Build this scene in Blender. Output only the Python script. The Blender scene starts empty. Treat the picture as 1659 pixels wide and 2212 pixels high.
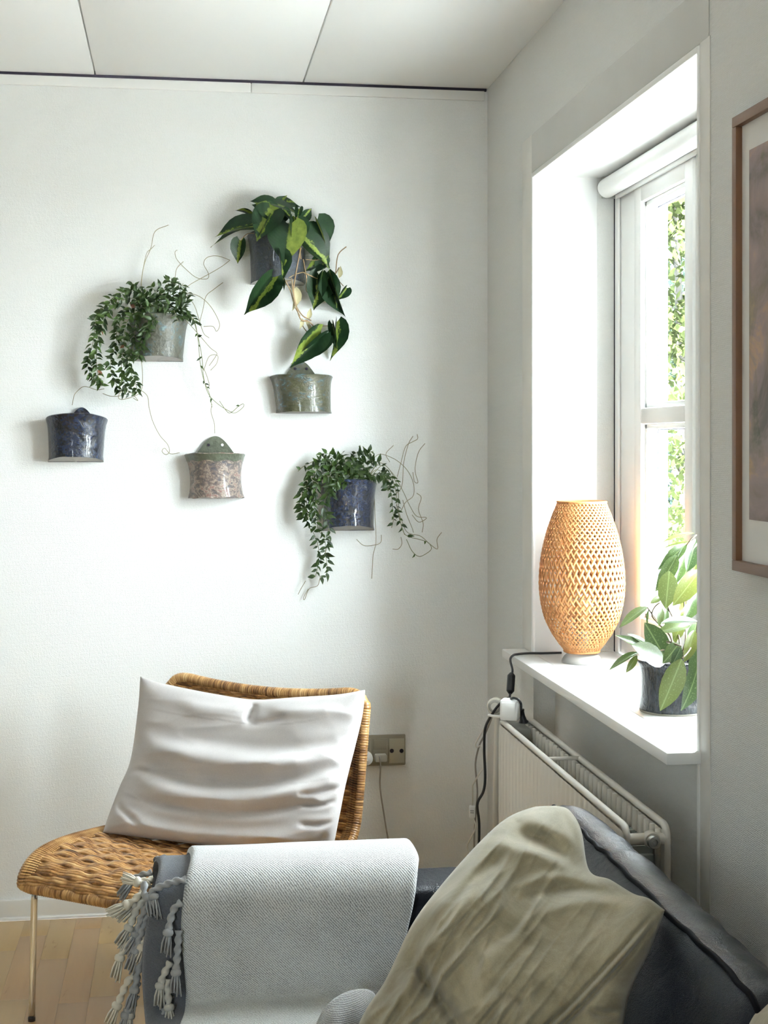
import bpy, bmesh, math, random
from mathutils import Vector, Matrix, noise
R = random.Random(7)
SC = bpy.context.scene
COL = SC.collection

# ------------------------------------------------------------------ camera
W, H = 1659, 2212
F = 3100.0                      # focal length in pixels (2x phone lens)
CX, CYH = 829.5, 960.0          # principal column, horizon row
YAW = math.radians(8.16)        # camera turned to the right of the back wall's normal
HC = 1.357                      # lens height
EYE = Vector((0, 0, HC))
FWD = Vector((math.sin(YAW), math.cos(YAW), 0))
RGT = Vector((math.cos(YAW), -math.sin(YAW), 0))
cam_data = bpy.data.cameras.new('camera')
cam = bpy.data.objects.new('camera', cam_data)
COL.objects.link(cam)
cam.location = EYE
cam.rotation_euler = (math.pi / 2, 0, -YAW)
cam_data.sensor_fit = 'VERTICAL'
cam_data.sensor_height = 36.0
cam_data.lens = F / H * 36.0
cam_data.shift_y = (CYH - H / 2) / H      # rising-front lens: verticals stay vertical
cam_data.clip_start = 0.05
SC.camera = cam

# ------------------------------------------------------------------ light and exposure
SC.view_settings.view_transform = 'Standard'
SC.view_settings.look = 'None'
SC.view_settings.gamma = 1.0
SC.view_settings.use_curve_mapping = False
SC.view_settings.exposure = 0.80
SC.cycles.max_bounces = 12
SC.cycles.diffuse_bounces = 8
SC.cycles.transparent_max_bounces = 16
SC.cycles.sample_clamp_indirect = 8.0
SC.cycles.caustics_reflective = False
SC.cycles.caustics_refractive = False

SKY = 38.0
world = bpy.data.worlds.new('overcast_sky')
SC.world = world
world.use_nodes = True
wn = world.node_tree
bg = wn.nodes['Background']
bg.inputs['Color'].default_value = (0.86, 0.94, 1.0, 1)
bg.inputs['Strength'].default_value = SKY

# sun: high, from behind the house corner, so it lights the garden and terrace but never enters the window
sun_data = bpy.data.lights.new('sun', 'SUN')
sun_data.energy = 520.0
sun_data.angle = math.radians(0.6)
sun_data.color = (1.0, 0.96, 0.91)
sun = bpy.data.objects.new('sun', sun_data); COL.objects.link(sun)
sun.rotation_euler = Vector((0.30, 0.55, -0.80)).to_track_quat('-Z', 'Y').to_euler()

def portal(name, loc, rot, sx, sy):
    ld = bpy.data.lights.new(name, 'AREA')
    ld.shape = 'RECTANGLE'; ld.size = sx; ld.size_y = sy
    ld.cycles.is_portal = True
    o = bpy.data.objects.new(name, ld); COL.objects.link(o)
    o.location = loc; o.rotation_euler = rot
    return o

# ------------------------------------------------------------------ helpers
def ray(px, py):
    return FWD + RGT * ((px - CX) / F) + Vector((0, 0, (CYH - py) / F))
def at_d(px, py, d): return EYE + ray(px, py) * d
def at_y(px, py, y):
    r = ray(px, py); return EYE + r * (y / r.y)
def at_x(px, py, x):
    r = ray(px, py); return EYE + r * (x / r.x)
def at_z(px, py, z):
    r = ray(px, py); return EYE + r * ((z - HC) / r.z)

WORLD = {}
def tag(o, label=None, cat=None, group=None, kind=None):
    if label: o['label'] = label
    if cat: o['category'] = cat
    if group: o['group'] = group
    if kind: o['kind'] = kind
    return o
def thing(name, loc, label=None, cat=None, group=None, kind=None):
    o = bpy.data.objects.new(name, None)
    COL.objects.link(o)
    o.empty_display_size = 0.05
    o.location = loc
    WORLD[o] = Matrix.Translation(Vector(loc))
    return tag(o, label, cat, group, kind)
def put(o, parent=None, M=None, label=None, cat=None, group=None, kind=None):
    """link an object with world matrix M under parent"""
    COL.objects.link(o)
    M = M or Matrix.Identity(4)
    if parent is not None:
        o.parent = parent
        o.matrix_parent_inverse = WORLD[parent].inverted()
    o.matrix_basis = M
    WORLD[o] = M.copy()
    return tag(o, label, cat, group, kind)

def smooth_path(pts, n):
    """Catmull-Rom through pts, n points evenly by parameter"""
    pts = [Vector(p) for p in pts]
    if len(pts) == 2:
        return [pts[0].lerp(pts[1], i / (n - 1)) for i in range(n)]
    P = [pts[0] * 2 - pts[1]] + pts + [pts[-1] * 2 - pts[-2]]
    # arc-length table
    dense = []
    for i in range(len(pts) - 1):
        a, b, c, d = P[i:i + 4]
        for k in range(12):
            t = k / 12
            dense.append(0.5 * ((2 * b) + (c - a) * t + (2 * a - 5 * b + 4 * c - d) * t * t + (3 * b - a - 3 * c + d) * t ** 3))
    dense.append(pts[-1])
    L = [0]
    for i in range(1, len(dense)): L.append(L[-1] + (dense[i] - dense[i - 1]).length)
    out = []; j = 0
    for i in range(n):
        s = L[-1] * i / (n - 1)
        while j < len(L) - 2 and L[j + 1] < s: j += 1
        seg = L[j + 1] - L[j]
        out.append(dense[j].lerp(dense[j + 1], (s - L[j]) / seg if seg > 1e-9 else 0))
    return out

class MB:
    def __init__(s): s.v = []; s.f = []; s.uv = {}; s.mi = []
    def add(s, vs, fs, uvs=None, mi=0):
        b = len(s.v)
        s.v += [tuple(p) for p in vs]
        for k, f in enumerate(fs):
            s.f.append(tuple(b + i for i in f)); s.mi.append(mi)
        if uvs:
            for i, u in enumerate(uvs): s.uv[b + i] = u
        return s
    def box(s, x0, x1, y0, y1, z0, z1, mi=0):
        vs = [(x, y, z) for x in (x0, x1) for y in (y0, y1) for z in (z0, z1)]
        return s.add(vs, [(0, 1, 3, 2), (4, 6, 7, 5), (0, 4, 5, 1), (2, 3, 7, 6), (0, 2, 6, 4), (1, 5, 7, 3)], mi=mi)
    def obox(s, c, ax, ay, az, mi=0):
        c, ax, ay, az = map(Vector, (c, ax, ay, az))
        vs = [c + ax * i + ay * j + az * k for i in (-1, 1) for j in (-1, 1) for k in (-1, 1)]
        return s.add(vs, [(0, 1, 3, 2), (4, 6, 7, 5), (0, 4, 5, 1), (2, 3, 7, 6), (0, 2, 6, 4), (1, 5, 7, 3)], mi=mi)
    def tube(s, pts, r, n=8, cap=True, lobes=0, lob=0.0, twist=0.0, closed=False, mi=0):
        """r: number or function of t"""
        pts = [Vector(p) for p in pts]
        m = len(pts); vs = []; uvs = []
        t0 = (pts[1] - pts[0]).normalized()
        ref = Vector((0, 0, 1)) if abs(t0.z) < 0.9 else Vector((1, 0, 0))
        nrm = (ref - t0 * ref.dot(t0)).normalized()
        L = 0
        for i, p in enumerate(pts):
            if closed: t = (pts[(i + 1) % m] - pts[i - 1])
            else: t = pts[min(i + 1, m - 1)] - pts[max(i - 1, 0)]
            if t.length < 1e-9: t = t0.copy()
            t.normalize()
            nrm = nrm - t * nrm.dot(t)
            if nrm.length < 1e-6: nrm = t.orthogonal()
            nrm.normalize()
            bn = t.cross(nrm)
            if i: L += (p - pts[i - 1]).length
            rr = r(i / (m - 1)) if callable(r) else r
            for k in range(n):
                a = 2 * math.pi * k / n
                q = rr * (1 + lob * math.cos(lobes * (a - twist * L))) if lobes else rr
                vs.append(p + (nrm * math.cos(a) + bn * math.sin(a)) * q)
                uvs.append((k / n, L))
        fs = []
        for i in range(m if closed else m - 1):
            j = (i + 1) % m
            for k in range(n):
                k2 = (k + 1) % n
                fs.append((i * n + k, i * n + k2, j * n + k2, j * n + k))
        if cap and not closed:
            fs.append(tuple(reversed(range(n)))); fs.append(tuple(range((m - 1) * n, m * n)))
        return s.add(vs, fs, uvs, mi)
    def lathe(s, prof, c=(0, 0, 0), axis=(0, 0, 1), n=32, a0=0, a1=2 * math.pi, cap=True, mi=0):
        c = Vector(c); az = Vector(axis).normalized()
        ax = az.orthogonal().normalized(); ay = az.cross(ax)
        full = abs(a1 - a0 - 2 * math.pi) < 1e-6
        m = n if full else n + 1
        vs = []; uvs = []
        for (r, z) in prof:
            for k in range(m):
                a = a0 + (a1 - a0) * k / n
                vs.append(c + az * z + (ax * math.cos(a) + ay * math.sin(a)) * r)
                uvs.append((k / n, z))
        fs = []
        for i in range(len(prof) - 1):
            for k in range(n):
                k2 = (k + 1) % m
                fs.append((i * m + k, i * m + k2, (i + 1) * m + k2, (i + 1) * m + k))
        if cap and full:
            if prof[0][0] > 1e-6: fs.append(tuple(reversed(range(n))))
            if prof[-1][0] > 1e-6: fs.append(tuple(range((len(prof) - 1) * n, len(prof) * n)))
        return s.add(vs, fs, uvs, mi)
    def grid(s, fn, nu, nv, close_u=False, uvfn=None, mi=0, flip=False):
        vs = []; uvs = []
        for j in range(nv + 1):
            for i in range(nu + (0 if close_u else 1)):
                u, v = i / nu, j / nv
                vs.append(fn(u, v)); uvs.append(uvfn(u, v) if uvfn else (u, v))
        m = nu if close_u else nu + 1
        fs = []
        for j in range(nv):
            for i in range(nu):
                a, b = j * m + i, j * m + (i + 1) % m
                f = (a, b, b + m, a + m)
                fs.append(tuple(reversed(f)) if flip else f)
        return s.add(vs, fs, uvs, mi)
    def ball(s, c, r, n=10, m=7, sc=(1, 1, 1), mi=0):
        c = Vector(c)
        prof = [(math.sin(math.pi * i / m) * r, -math.cos(math.pi * i / m) * r) for i in range(m + 1)]
        vs = []; fs = []
        for (rr, z) in prof:
            for k in range(n):
                a = 2 * math.pi * k / n
                vs.append(c + Vector((rr * math.cos(a) * sc[0], rr * math.sin(a) * sc[1], z * sc[2])))
        for i in range(m):
            for k in range(n):
                fs.append((i * n + k, i * n + (k + 1) % n, (i + 1) * n + (k + 1) % n, (i + 1) * n + k))
        return s.add(vs, fs, mi=mi)
    def mesh(s, name, mats, smooth=True, bevel=0, weld=0, sharp=None):
        me = bpy.data.meshes.new(name)
        me.from_pydata(s.v, [], s.f)
        for m in (mats if isinstance(mats, (list, tuple)) else [mats]): me.materials.append(m)
        if any(s.mi):
            me.polygons.foreach_set('material_index', s.mi)
        if s.uv:
            ul = me.uv_layers.new(name='UVMap')
            for l in me.loops: ul.data[l.index].uv = s.uv.get(l.vertex_index, (0, 0))
        if weld or bevel or True:
            bm = bmesh.new(); bm.from_mesh(me)
            if weld: bmesh.ops.remove_doubles(bm, verts=bm.verts, dist=weld)
            if bevel:
                es = [e for e in bm.edges if len(e.link_faces) == 2 and e.calc_face_angle(0) > 0.6]
                bmesh.ops.bevel(bm, geom=es, offset=bevel, segments=2, profile=0.5, affect='EDGES', clamp_overlap=True)
            bmesh.ops.recalc_face_normals(bm, faces=bm.faces)
            bm.to_mesh(me); bm.free()
        me.polygons.foreach_set('use_smooth', [bool(smooth)] * len(me.polygons))
        if smooth and (sharp or bevel):
            me.set_sharp_from_angle(angle=math.radians(sharp or 40))
        return me
    def build(s, name, mats, parent=None, smooth=True, bevel=0, weld=0, sharp=None, **kw):
        return put(bpy.data.objects.new(name, s.mesh(name, mats, smooth, bevel, weld, sharp)), parent, **kw)

# ------------------------------------------------------------------ material helper
class G:
    def __init__(s, name):
        s.m = bpy.data.materials.new(name); s.m.use_nodes = True
        s.t = s.m.node_tree; s.t.nodes.clear()
        s.out = s.t.nodes.new('ShaderNodeOutputMaterial')
    def n(s, typ, ins=None, **props):
        nd = s.t.nodes.new('ShaderNode' + typ)
        for k, v in props.items(): setattr(nd, k, v)
        for k, v in (ins or {}).items():
            if isinstance(v, tuple) and len(v) == 2 and hasattr(v[0], 'outputs'):
                s.t.links.new(v[0].outputs[v[1]], nd.inputs[k])
            elif hasattr(v, 'outputs'):
                s.t.links.new(v.outputs[0], nd.inputs[k])
            else:
                if isinstance(v, tuple) and len(v) == 3 and nd.inputs[k].type == 'RGBA': v = v + (1,)
                nd.inputs[k].default_value = v
        return nd
    def ramp(s, fac, stops, interp='LINEAR'):
        nd = s.t.nodes.new('ShaderNodeValToRGB')
        el = nd.color_ramp.elements
        nd.color_ramp.interpolation = interp
        while len(el) > 1: el.remove(el[-1])
        el[0].position = stops[0][0]; el[0].color = stops[0][1] + (1,) if len(stops[0][1]) == 3 else stops[0][1]
        for p, c in stops[1:]:
            e = el.new(p); e.color = c + (1,) if len(c) == 3 else c
        src = fac if isinstance(fac, tuple) else (fac, 0)
        s.t.links.new(src[0].outputs[src[1]], nd.inputs[0])
        return nd
    def coord(s, which='Object', scale=(1, 1, 1), rot=(0, 0, 0)):
        tc = s.n('TexCoord')
        return s.n('Mapping', {'Vector': (tc, which), 'Scale': scale, 'Rotation': rot})
    def noise(s, vec, scale, detail=4, rough=0.55, dist=0.0):
        return s.n('TexNoise', {'Vector': vec, 'Scale': scale, 'Detail': detail, 'Roughness': rough, 'Distortion': dist})
    def mix(s, fac, a, b, blend='MIX'):
        nd = s.n('Mix', data_type='RGBA', blend_type=blend)
        for k, v in ((0, fac), (6, a), (7, b)):
            if isinstance(v, tuple) and len(v) == 2 and hasattr(v[0], 'outputs'): s.t.links.new(v[0].outputs[v[1]], nd.inputs[k])
            elif hasattr(v, 'outputs'): s.t.links.new(v.outputs[2 if v.bl_idname == 'ShaderNodeMix' else 0], nd.inputs[k])
            else: nd.inputs[k].default_value = (v + (1,)) if isinstance(v, tuple) else v
        return nd
    def bump(s, height, strength=0.3, dist=0.002, normal=None):
        ins = {'Height': height, 'Strength': strength, 'Distance': dist}
        if normal: ins['Normal'] = normal
        return s.n('Bump', ins)
    def math(s, op, a, b=0.0):
        nd = s.n('Math', operation=op)
        for k, v in ((0, a), (1, b)):
            if isinstance(v, tuple): s.t.links.new(v[0].outputs[v[1]], nd.inputs[k])
            elif hasattr(v, 'outputs'): s.t.links.new(v.outputs[0], nd.inputs[k])
            else: nd.inputs[k].default_value = v
        return nd
    def bsdf(s, col, rough=0.5, metal=0.0, normal=None, **kw):
        b = s.n('BsdfPrincipled')
        def setin(k, v):
            if isinstance(v, tuple) and len(v) == 2 and hasattr(v[0], 'outputs'): s.t.links.new(v[0].outputs[v[1]], b.inputs[k])
            elif hasattr(v, 'outputs'): s.t.links.new(v.outputs[2 if v.bl_idname == 'ShaderNodeMix' else 0], b.inputs[k])
            else: b.inputs[k].default_value = (v + (1,)) if isinstance(v, tuple) and len(v) == 3 else v
        setin('Base Color', col); setin('Roughness', rough); setin('Metallic', metal)
        if normal: setin('Normal', normal)
        for k, v in kw.items(): setin(k.replace('_', ' '), v)
        return b
    def end(s, sh):
        s.t.links.new(sh.outputs[0], s.out.inputs['Surface']); return s.m

def plain(name, col, rough=0.5, metal=0.0, bump=None, var=0.0, **kw):
    g = G(name)
    c = g.coord('Object')
    nrm = None
    col_in = col
    if var:
        nz = g.noise(c, 9.0, 4)
        col_in = g.mix(nz, tuple(x * (1 - var) for x in col), tuple(min(1, x * (1 + var)) for x in col))
    if bump:
        nrm = g.bump(g.noise(c, bump[0], 3), bump[1], bump[2] if len(bump) > 2 else 0.001)
    return g.end(g.bsdf(col_in, rough, metal, nrm, **kw))

def wallpaper(name, col):
    g = G(name); c = g.coord('Object')
    a = g.n('TexWave', {'Vector': g.coord('Object', (1, 1, 1)), 'Scale': 95.0, 'Distortion': 5.0, 'Detail': 2.0, 'Detail Scale': 2.5}, bands_direction='Z')
    b = g.noise(g.coord('Object', (1, 1, 0.55)), 240.0, 2)
    h = g.math('ADD', g.math('MULTIPLY', (a, 'Fac'), 0.35), (b, 'Fac'))
    stain = g.ramp(g.noise(c, 1.3, 3), [(0.3, tuple(x * 0.985 for x in col)), (0.7, col)])
    return g.end(g.bsdf(stain, 0.75, 0, g.bump(h, 0.6, 0.0016)))

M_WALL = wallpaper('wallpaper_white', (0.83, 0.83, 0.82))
M_WALLR = wallpaper('wallpaper_white_shaded', (0.70, 0.70, 0.685))  # darker copy of the white paper, the window wall's shade put into its colour
M_WALLDK = wallpaper('wallpaper_grey_green', (0.34, 0.36, 0.34))  # unseen walls, toned dark so they bounce less light
M_PLASTER = plain('filled_plaster', (0.59, 0.585, 0.565), 0.7, bump=(30, 0.25, 0.002), var=0.05)
M_CEIL = plain('ceiling_paint', (0.88, 0.88, 0.875), 0.7, bump=(300, 0.1))
M_WHITE = plain('white_paint', (0.86, 0.86, 0.85), 0.3, bump=(60, 0.05))
M_WHITE2 = plain('white_paint_aged', (0.72, 0.70, 0.66), 0.4, var=0.03)
M_PVC = plain('white_plastic', (0.85, 0.85, 0.84), 0.3)
M_DARKGAP = plain('gap_shade_paint', (0.02, 0.015, 0.03), 0.9)  # near-black colour standing in for the shade inside open gaps
M_BLACK = plain('black_plastic', (0.012, 0.012, 0.014), 0.4)
M_GREYPL = plain('grey_plastic', (0.32, 0.31, 0.28), 0.45)
M_CHROME = plain('chrome', (0.75, 0.75, 0.76), 0.12, 1.0)
M_STEEL = plain('brushed_steel', (0.55, 0.55, 0.53), 0.35, 1.0)

# ------------------------------------------------------------------ the room
D, XR, HZ = 4.21, 0.917, 2.42           # back wall, window wall, ceiling height
XL, YB = -3.4, -2.2                     # left wall, wall behind
XO = 1.28                               # outside face of the window wall
WY0, WY1, WZ0, WZ1 = 2.445, 3.65, 0.813, 2.057    # window opening (WZ0 = sill top)
S = 'structure'
MB().box(XL - 0.2, XO, D, D + 0.2, -0.1, HZ + 0.3).build('wall_back', M_WALL, smooth=False, kind=S)
b = MB()
b.box(XR, XO, YB - 0.2, WY0, -0.1, HZ + 0.3)
b.box(XR, XO, WY1, D, -0.1, HZ + 0.3)
b.box(XR, XO, WY0, WY1, WZ1, HZ + 0.3)
b.box(0.975, XO, WY0, WY1, -0.1, WZ0 - 0.03)
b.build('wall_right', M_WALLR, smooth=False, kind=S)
MB().box(XL - 0.2, XL, YB - 0.2, D, -0.1, HZ + 0.3).build('wall_left', M_WALLDK, smooth=False, kind=S)
# wall behind the camera, with an unseen glazed opening added for fill light
RX0, RX1, RZ0, RZ1 = -1.7, -1.3, 0.9, 2.05
b = MB()
b.box(XL, RX0, YB - 0.2, YB, -0.1, HZ + 0.3); b.box(RX1, XR, YB - 0.2, YB, -0.1, HZ + 0.3)
b.box(RX0, RX1, YB - 0.2, YB, -0.1, RZ0); b.box(RX0, RX1, YB - 0.2, YB, RZ1, HZ + 0.3)
b.build('wall_rear', M_WALLDK, smooth=False, kind=S)

def glass_mat():
    g = G('window_glass')
    tr = g.n('BsdfTransparent', {'Color': (0.95, 0.97, 0.96)})
    gl = g.n('BsdfGlossy', {'Color': (1, 1, 1), 'Roughness': 0.02})
    fc = g.math('POWER', (g.n('LayerWeight', {'Blend': 0.5}), 'Facing'), 4.0)
    fr = g.math('ADD', g.math('MULTIPLY', fc, 0.012), 0.003)
    mx = g.n('MixShader', {0: fr, 1: tr, 2: gl})
    return g.end(mx)
M_GLASS = glass_mat()

# ceiling of 60 cm boards
ceil = thing('ceiling', (0, 1.3, HZ), kind=S)
MB().box(XL - 0.2, XO, YB - 0.2, D, HZ + 0.012, HZ + 0.3).build('ceiling_deck', M_CEIL, ceil, smooth=False)
xs = [-0.2366 + 0.6 * k for k in range(-5, 2)] + [0.364, 0.917]
xs = sorted(set([max(XL, -0.2366 + 0.6005 * k) for k in range(-5, 2)] + [XR]))
for x0, x1 in zip(xs[:-1], xs[1:]):
    MB().box(x0 + 0.0022, x1 - (0.0022 if x1 < XR else 0), YB, D - 0.006, HZ, HZ + 0.014).build('ceiling_panel', M_CEIL, ceil, smooth=True, bevel=0.002)
# batten under the ceiling along the back wall, a near-black strip paints the shade above it
t = thing('trim_1', (0, D, HZ), kind=S)
M_BATTEN = plain('batten_paint', (0.80, 0.79, 0.77), 0.5, bump=(40, 0.2, 0.002))
MB().box(XL, 0.21, D - 0.009, D, HZ - 0.036, HZ - 0.0075).build('batten', M_BATTEN, t, bevel=0.002)
MB().box(0.2115, 0.906, D - 0.009, D, HZ - 0.036, HZ - 0.0075).build('batten', M_BATTEN, t, bevel=0.002)
MB().box(XL, 0.912, D - 0.0085, D, HZ - 0.0075, HZ).build('gap_shade_backing', M_DARKGAP, t, smooth=False)

# baseboard
bb = MB()
bb.box(XL, XR, D - 0.012, D, 0.0, 0.058)
bb.build('baseboard_back', M_WHITE2, smooth=True, bevel=0.004, kind=S)
MB().tube([(XL, D - 0.014, 0.005), (XR, D - 0.014, 0.005)], 0.006, 8).build('trim_3', M_WHITE2, kind=S)

# floor: two-strip beech boards
def wood_floor(name, k):
    g = G(name)
    c = g.coord('Object', (1, 0.09, 1))
    info = g.n('ObjectInfo')
    v2 = g.n('VectorMath', {0: c, 1: (k * 3.1, k * 1.7, 0)}, operation='ADD')
    grain = g.noise(v2, 34.0, 5, 0.6, 0.4)
    blot = g.noise(g.n('VectorMath', {0: g.coord('Object'), 1: (k, 0, 0)}, operation='ADD'), 3.0, 3)
    base = [(0.47, 0.315, 0.145), (0.50, 0.34, 0.16), (0.52, 0.36, 0.175), (0.47, 0.30, 0.15)][k]
    col = g.ramp(grain, [(0.25, tuple(x * 0.86 for x in base)), (0.55, base), (0.8, tuple(min(1, x * 1.08) for x in base))])
    knot = g.ramp(g.noise(g.n('VectorMath', {0: g.coord('Object', (1.6, 0.35, 1)), 1: (k * 5.3, k * 2.9 + 3, 0)}, operation='ADD'), 11.0, 4, 0.7, 0.8), [(0.64, (1, 1, 1)), (0.72, (0.62, 0.50, 0.42))])
    col2 = g.mix(1.0, g.mix((blot, 'Fac'), col, tuple(x * 0.92 for x in base)), knot, 'MULTIPLY')
    rnd = g.n('MapRange', {'Value': (info, 'Random'), 3: 0.93, 4: 1.03})
    col3 = g.mix(1.0, col2, (rnd, 0), 'MULTIPLY')
    return g.end(g.bsdf(col3, 0.34, 0, g.bump(grain, 0.06, 0.0005)))
M_FLOOR = [wood_floor('beech_board_%s' % n, i) for i, n in enumerate(('honey', 'pale', 'straw', 'tan'))]
floor = thing('floor', (0, 1.2, 0), kind=S)
MB().box(XL - 0.2, XO, YB - 0.2, D, -0.1, -0.0125).build('subfloor', M_FLOOR[0], floor, smooth=False)
plank_mesh = {}
SW = 0.072
for i in range(-16, 13):
    y = YB + (i * 0.37) % 0.52 - 0.52
    k = 0
    x0 = i * SW
    if x0 + SW > XR: continue
    while y < D:
        L = (0.38, 0.46, 0.54, 0.42)[(i * 5 + k * 3) % 4]
        y1 = min(y + L, D - 0.016)
        ya = max(y, YB)
        if y1 > 2.4 and y1 - ya > 0.02:
            key = (round(y1 - ya, 3), (i * 7 + k * 5 + (i * k) % 3) % 4)
            if key not in plank_mesh:
                plank_mesh[key] = MB().box(0.00015, SW - 0.00015, 0.00015, key[0] - 0.00015, -0.0125, 0).mesh('plank', M_FLOOR[key[1]], True, bevel=0.0004)
            put(bpy.data.objects.new('plank', plank_mesh[key]), floor, Matrix.Translation((x0, ya, 0)))
        y += L; k += 1
# the rest of the boards (behind the sofa and beyond the frame) as one surface
b = MB()
b.box(XL, -16 * SW, YB, D - 0.016, -0.0125, -0.0003); b.box(-16 * SW, XR, YB, 2.2, -0.0125, -0.0004); b.box(12 * SW, XR, 2.2, D - 0.016, -0.0125, -0.0005)
b.build('floor_surface', M_FLOOR[1], floor, smooth=False)

# ------------------------------------------------------------------ window
win = thing('window_1', (1.1, (WY0 + WY1) / 2, WZ0), kind=S)
XF = 1.142                                # room face of the fixed frame
# linings of the reveal
def lining(parts, name='lining'):
    for a in parts:
        MB().box(*a).build(name, M_WHITE, win, bevel=0.0015)
T = 0.012
lining([(XR + 0.0, 1.0885, WY1 - 0.001, WY1 + T, WZ0, WZ1 + T), (1.0905, XF - 0.008, WY1 + 0.001, WY1 + T, WZ0, WZ1 + T),
        (XR + 0.0, 1.0885, WY0 - T, WY0 + 0.001, WZ0, WZ1 + T), (1.0905, XF - 0.008, WY0 - T, WY0 - 0.001, WZ0, WZ1 + T),
        (XR + 0.0, XF - 0.008, WY0, WY1, WZ1 - 0.001, WZ1 + T)])
# near-black strips painting the shade in the lining and frame joints
MB().box(XF - 0.008, XF - 0.0003, WY1 - 0.0025, WY1 + 0.01, WZ0, WZ1).build('gap_shade_strip', M_DARKGAP, win, smooth=False)
MB().box(1.0885, 1.0905, WY1 + 0.0005, WY1 + 0.011, WZ0, WZ1).build('gap_shade_strip', M_DARKGAP, win, smooth=False)
# bead around the opening
b = MB()
for y in (WY1 + 0.002, WY0 - 0.002):
    b.box(XR - 0.004, XR + 0.004, y - 0.006, y + 0.006, WZ0 if y > 3 else 0, WZ1 + 0.008)
b.box(XR - 0.004, XR + 0.004, WY0, WY1, WZ1 - 0.004, WZ1 + 0.009)
b.build('corner_bead', M_WHITE, win, bevel=0.002)
# fixed frame
FD = 1.21
b = MB()
b.box(XF, FD, 3.49, WY1 - 0.001, WZ0, WZ1); b.box(XF, FD, WY0 + 0.001, 2.6, WZ0, WZ1)
b.box(XF, FD, 2.6, 3.49, 2.003, WZ1); b.box(XF, FD, 2.6, 3.49, WZ0, 0.872)
b.box(XF, FD, 3.015, 3.072, 0.872, 2.003)
b.build('frame', M_WHITE, win, bevel=0.003)
b = MB()
b.box(XF - 0.008, XF, 3.615, 3.645, WZ0, WZ1 - 0.03)
b.build('frame_moulding', M_WHITE, win, bevel=0.004)
M_SEAL = plain('dark_glazing_seal', (0.03, 0.03, 0.06), 0.5)
def sash(y0, y1):
    z0, z1, zm = 0.875, 2.0, 1.427
    s = 0.052
    f = MB()
    X0, X1 = XF - 0.006, 1.198
    f.box(X0, X1, y0, y0 + s, z0, z1); f.box(X0, X1, y1 - s, y1, z0, z1)
    f.box(X0, X1, y0 + s, y1 - s, z1 - s * 0.8, z1); f.box(X0, X1, y0 + s, y1 - s, z0, z0 + s)
    fr = f.build('sash', M_WHITE, win, bevel=0.004)
    g = MB().box(X0, X1, y0 + s, y1 - s, zm - 0.02, zm + 0.02)
    g.build('glazing_bar', M_WHITE, fr, bevel=0.004)
    for (a, c) in ((z0 + s, zm - 0.02), (zm + 0.02, z1 - s * 0.8)):
        e = 0.012
        h = MB()
        h.box(X0 + 0.012, X1 - 0.006, y0 + s, y0 + s + e, a, c); h.box(X0 + 0.012, X1 - 0.006, y1 - s - e, y1 - s, a, c)
        h.box(X0 + 0.012, X1 - 0.006, y0 + s, y1 - s, c - e, c); h.box(X0 + 0.012, X1 - 0.006, y0 + s, y1 - s, a, a + e)
        h.build('glazing_bead', M_WHITE, fr, bevel=0.002)
        h = MB()
        q = 0.0025
        h.box(1.177, 1.181, y1 - s - e - q, y1 - s - e + 0.001, a + e, c - e); h.box(1.177, 1.181, y0 + s + e - 0.001, y0 + s + e + q, a + e, c - e)
        h.box(1.177, 1.181, y0 + s + e, y1 - s - e, c - e - q, c - e + 0.001)
        h.build('glazing_seal', M_SEAL, fr, smooth=False)
        MB().box(1.178, 1.182, y0 + s + 0.008, y1 - s - 0.008, a + 0.008, c - 0.008).build('pane', M_GLASS, fr, smooth=False)
sash(3.074, 3.488); sash(2.602, 3.013)
# outer reveal boards and sill outside
b = MB()
b.box(FD, XO, WY1 - 0.004, WY1, WZ0, WZ1); b.box(FD, XO, WY0, WY0 + 0.004, WZ0, WZ1)
b.build('outer_reveal', M_WHITE, win, smooth=False)
# sill board
b = MB().box(0.852, XF, 2.432, 3.735, WZ0 - 0.022, WZ0)
# notch by overlap with the wall on both ends is part of how the board is let into the plaster
b = MB()
b.box(0.852, XR - 0.0005, 2.432, 3.735, WZ0 - 0.022, WZ0); b.box(XR - 0.0005, XF, WY0 + 0.002, WY1 - 0.002, WZ0 - 0.022, WZ0)
b.build('window_sill', M_WHITE, win, bevel=0.003)
# filled plaster bands round the opening
pl = thing('trim_2', (XR, 3.0, 1.4), kind=S)
b = MB()
b.box(XR - 0.0022, XR, WY1 + 0.008, WY1 + 0.112, WZ0, WZ1 + 0.11)
b.build('plaster_band', M_WHITE2, pl, bevel=0.001)
MB().box(XR - 0.0024, XR, WY0 - 0.05, WY1 + 0.008, WZ1 + 0.01, WZ1 + 0.11).build('plaster_band', M_PLASTER, pl, bevel=0.001)
MB().box(XR - 0.0022, XR, WY0 - 0.055, WY0 - 0.008, 0, WZ1 + 0.012).build('plaster_band', M_WHITE2, pl, bevel=0.001)

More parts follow.
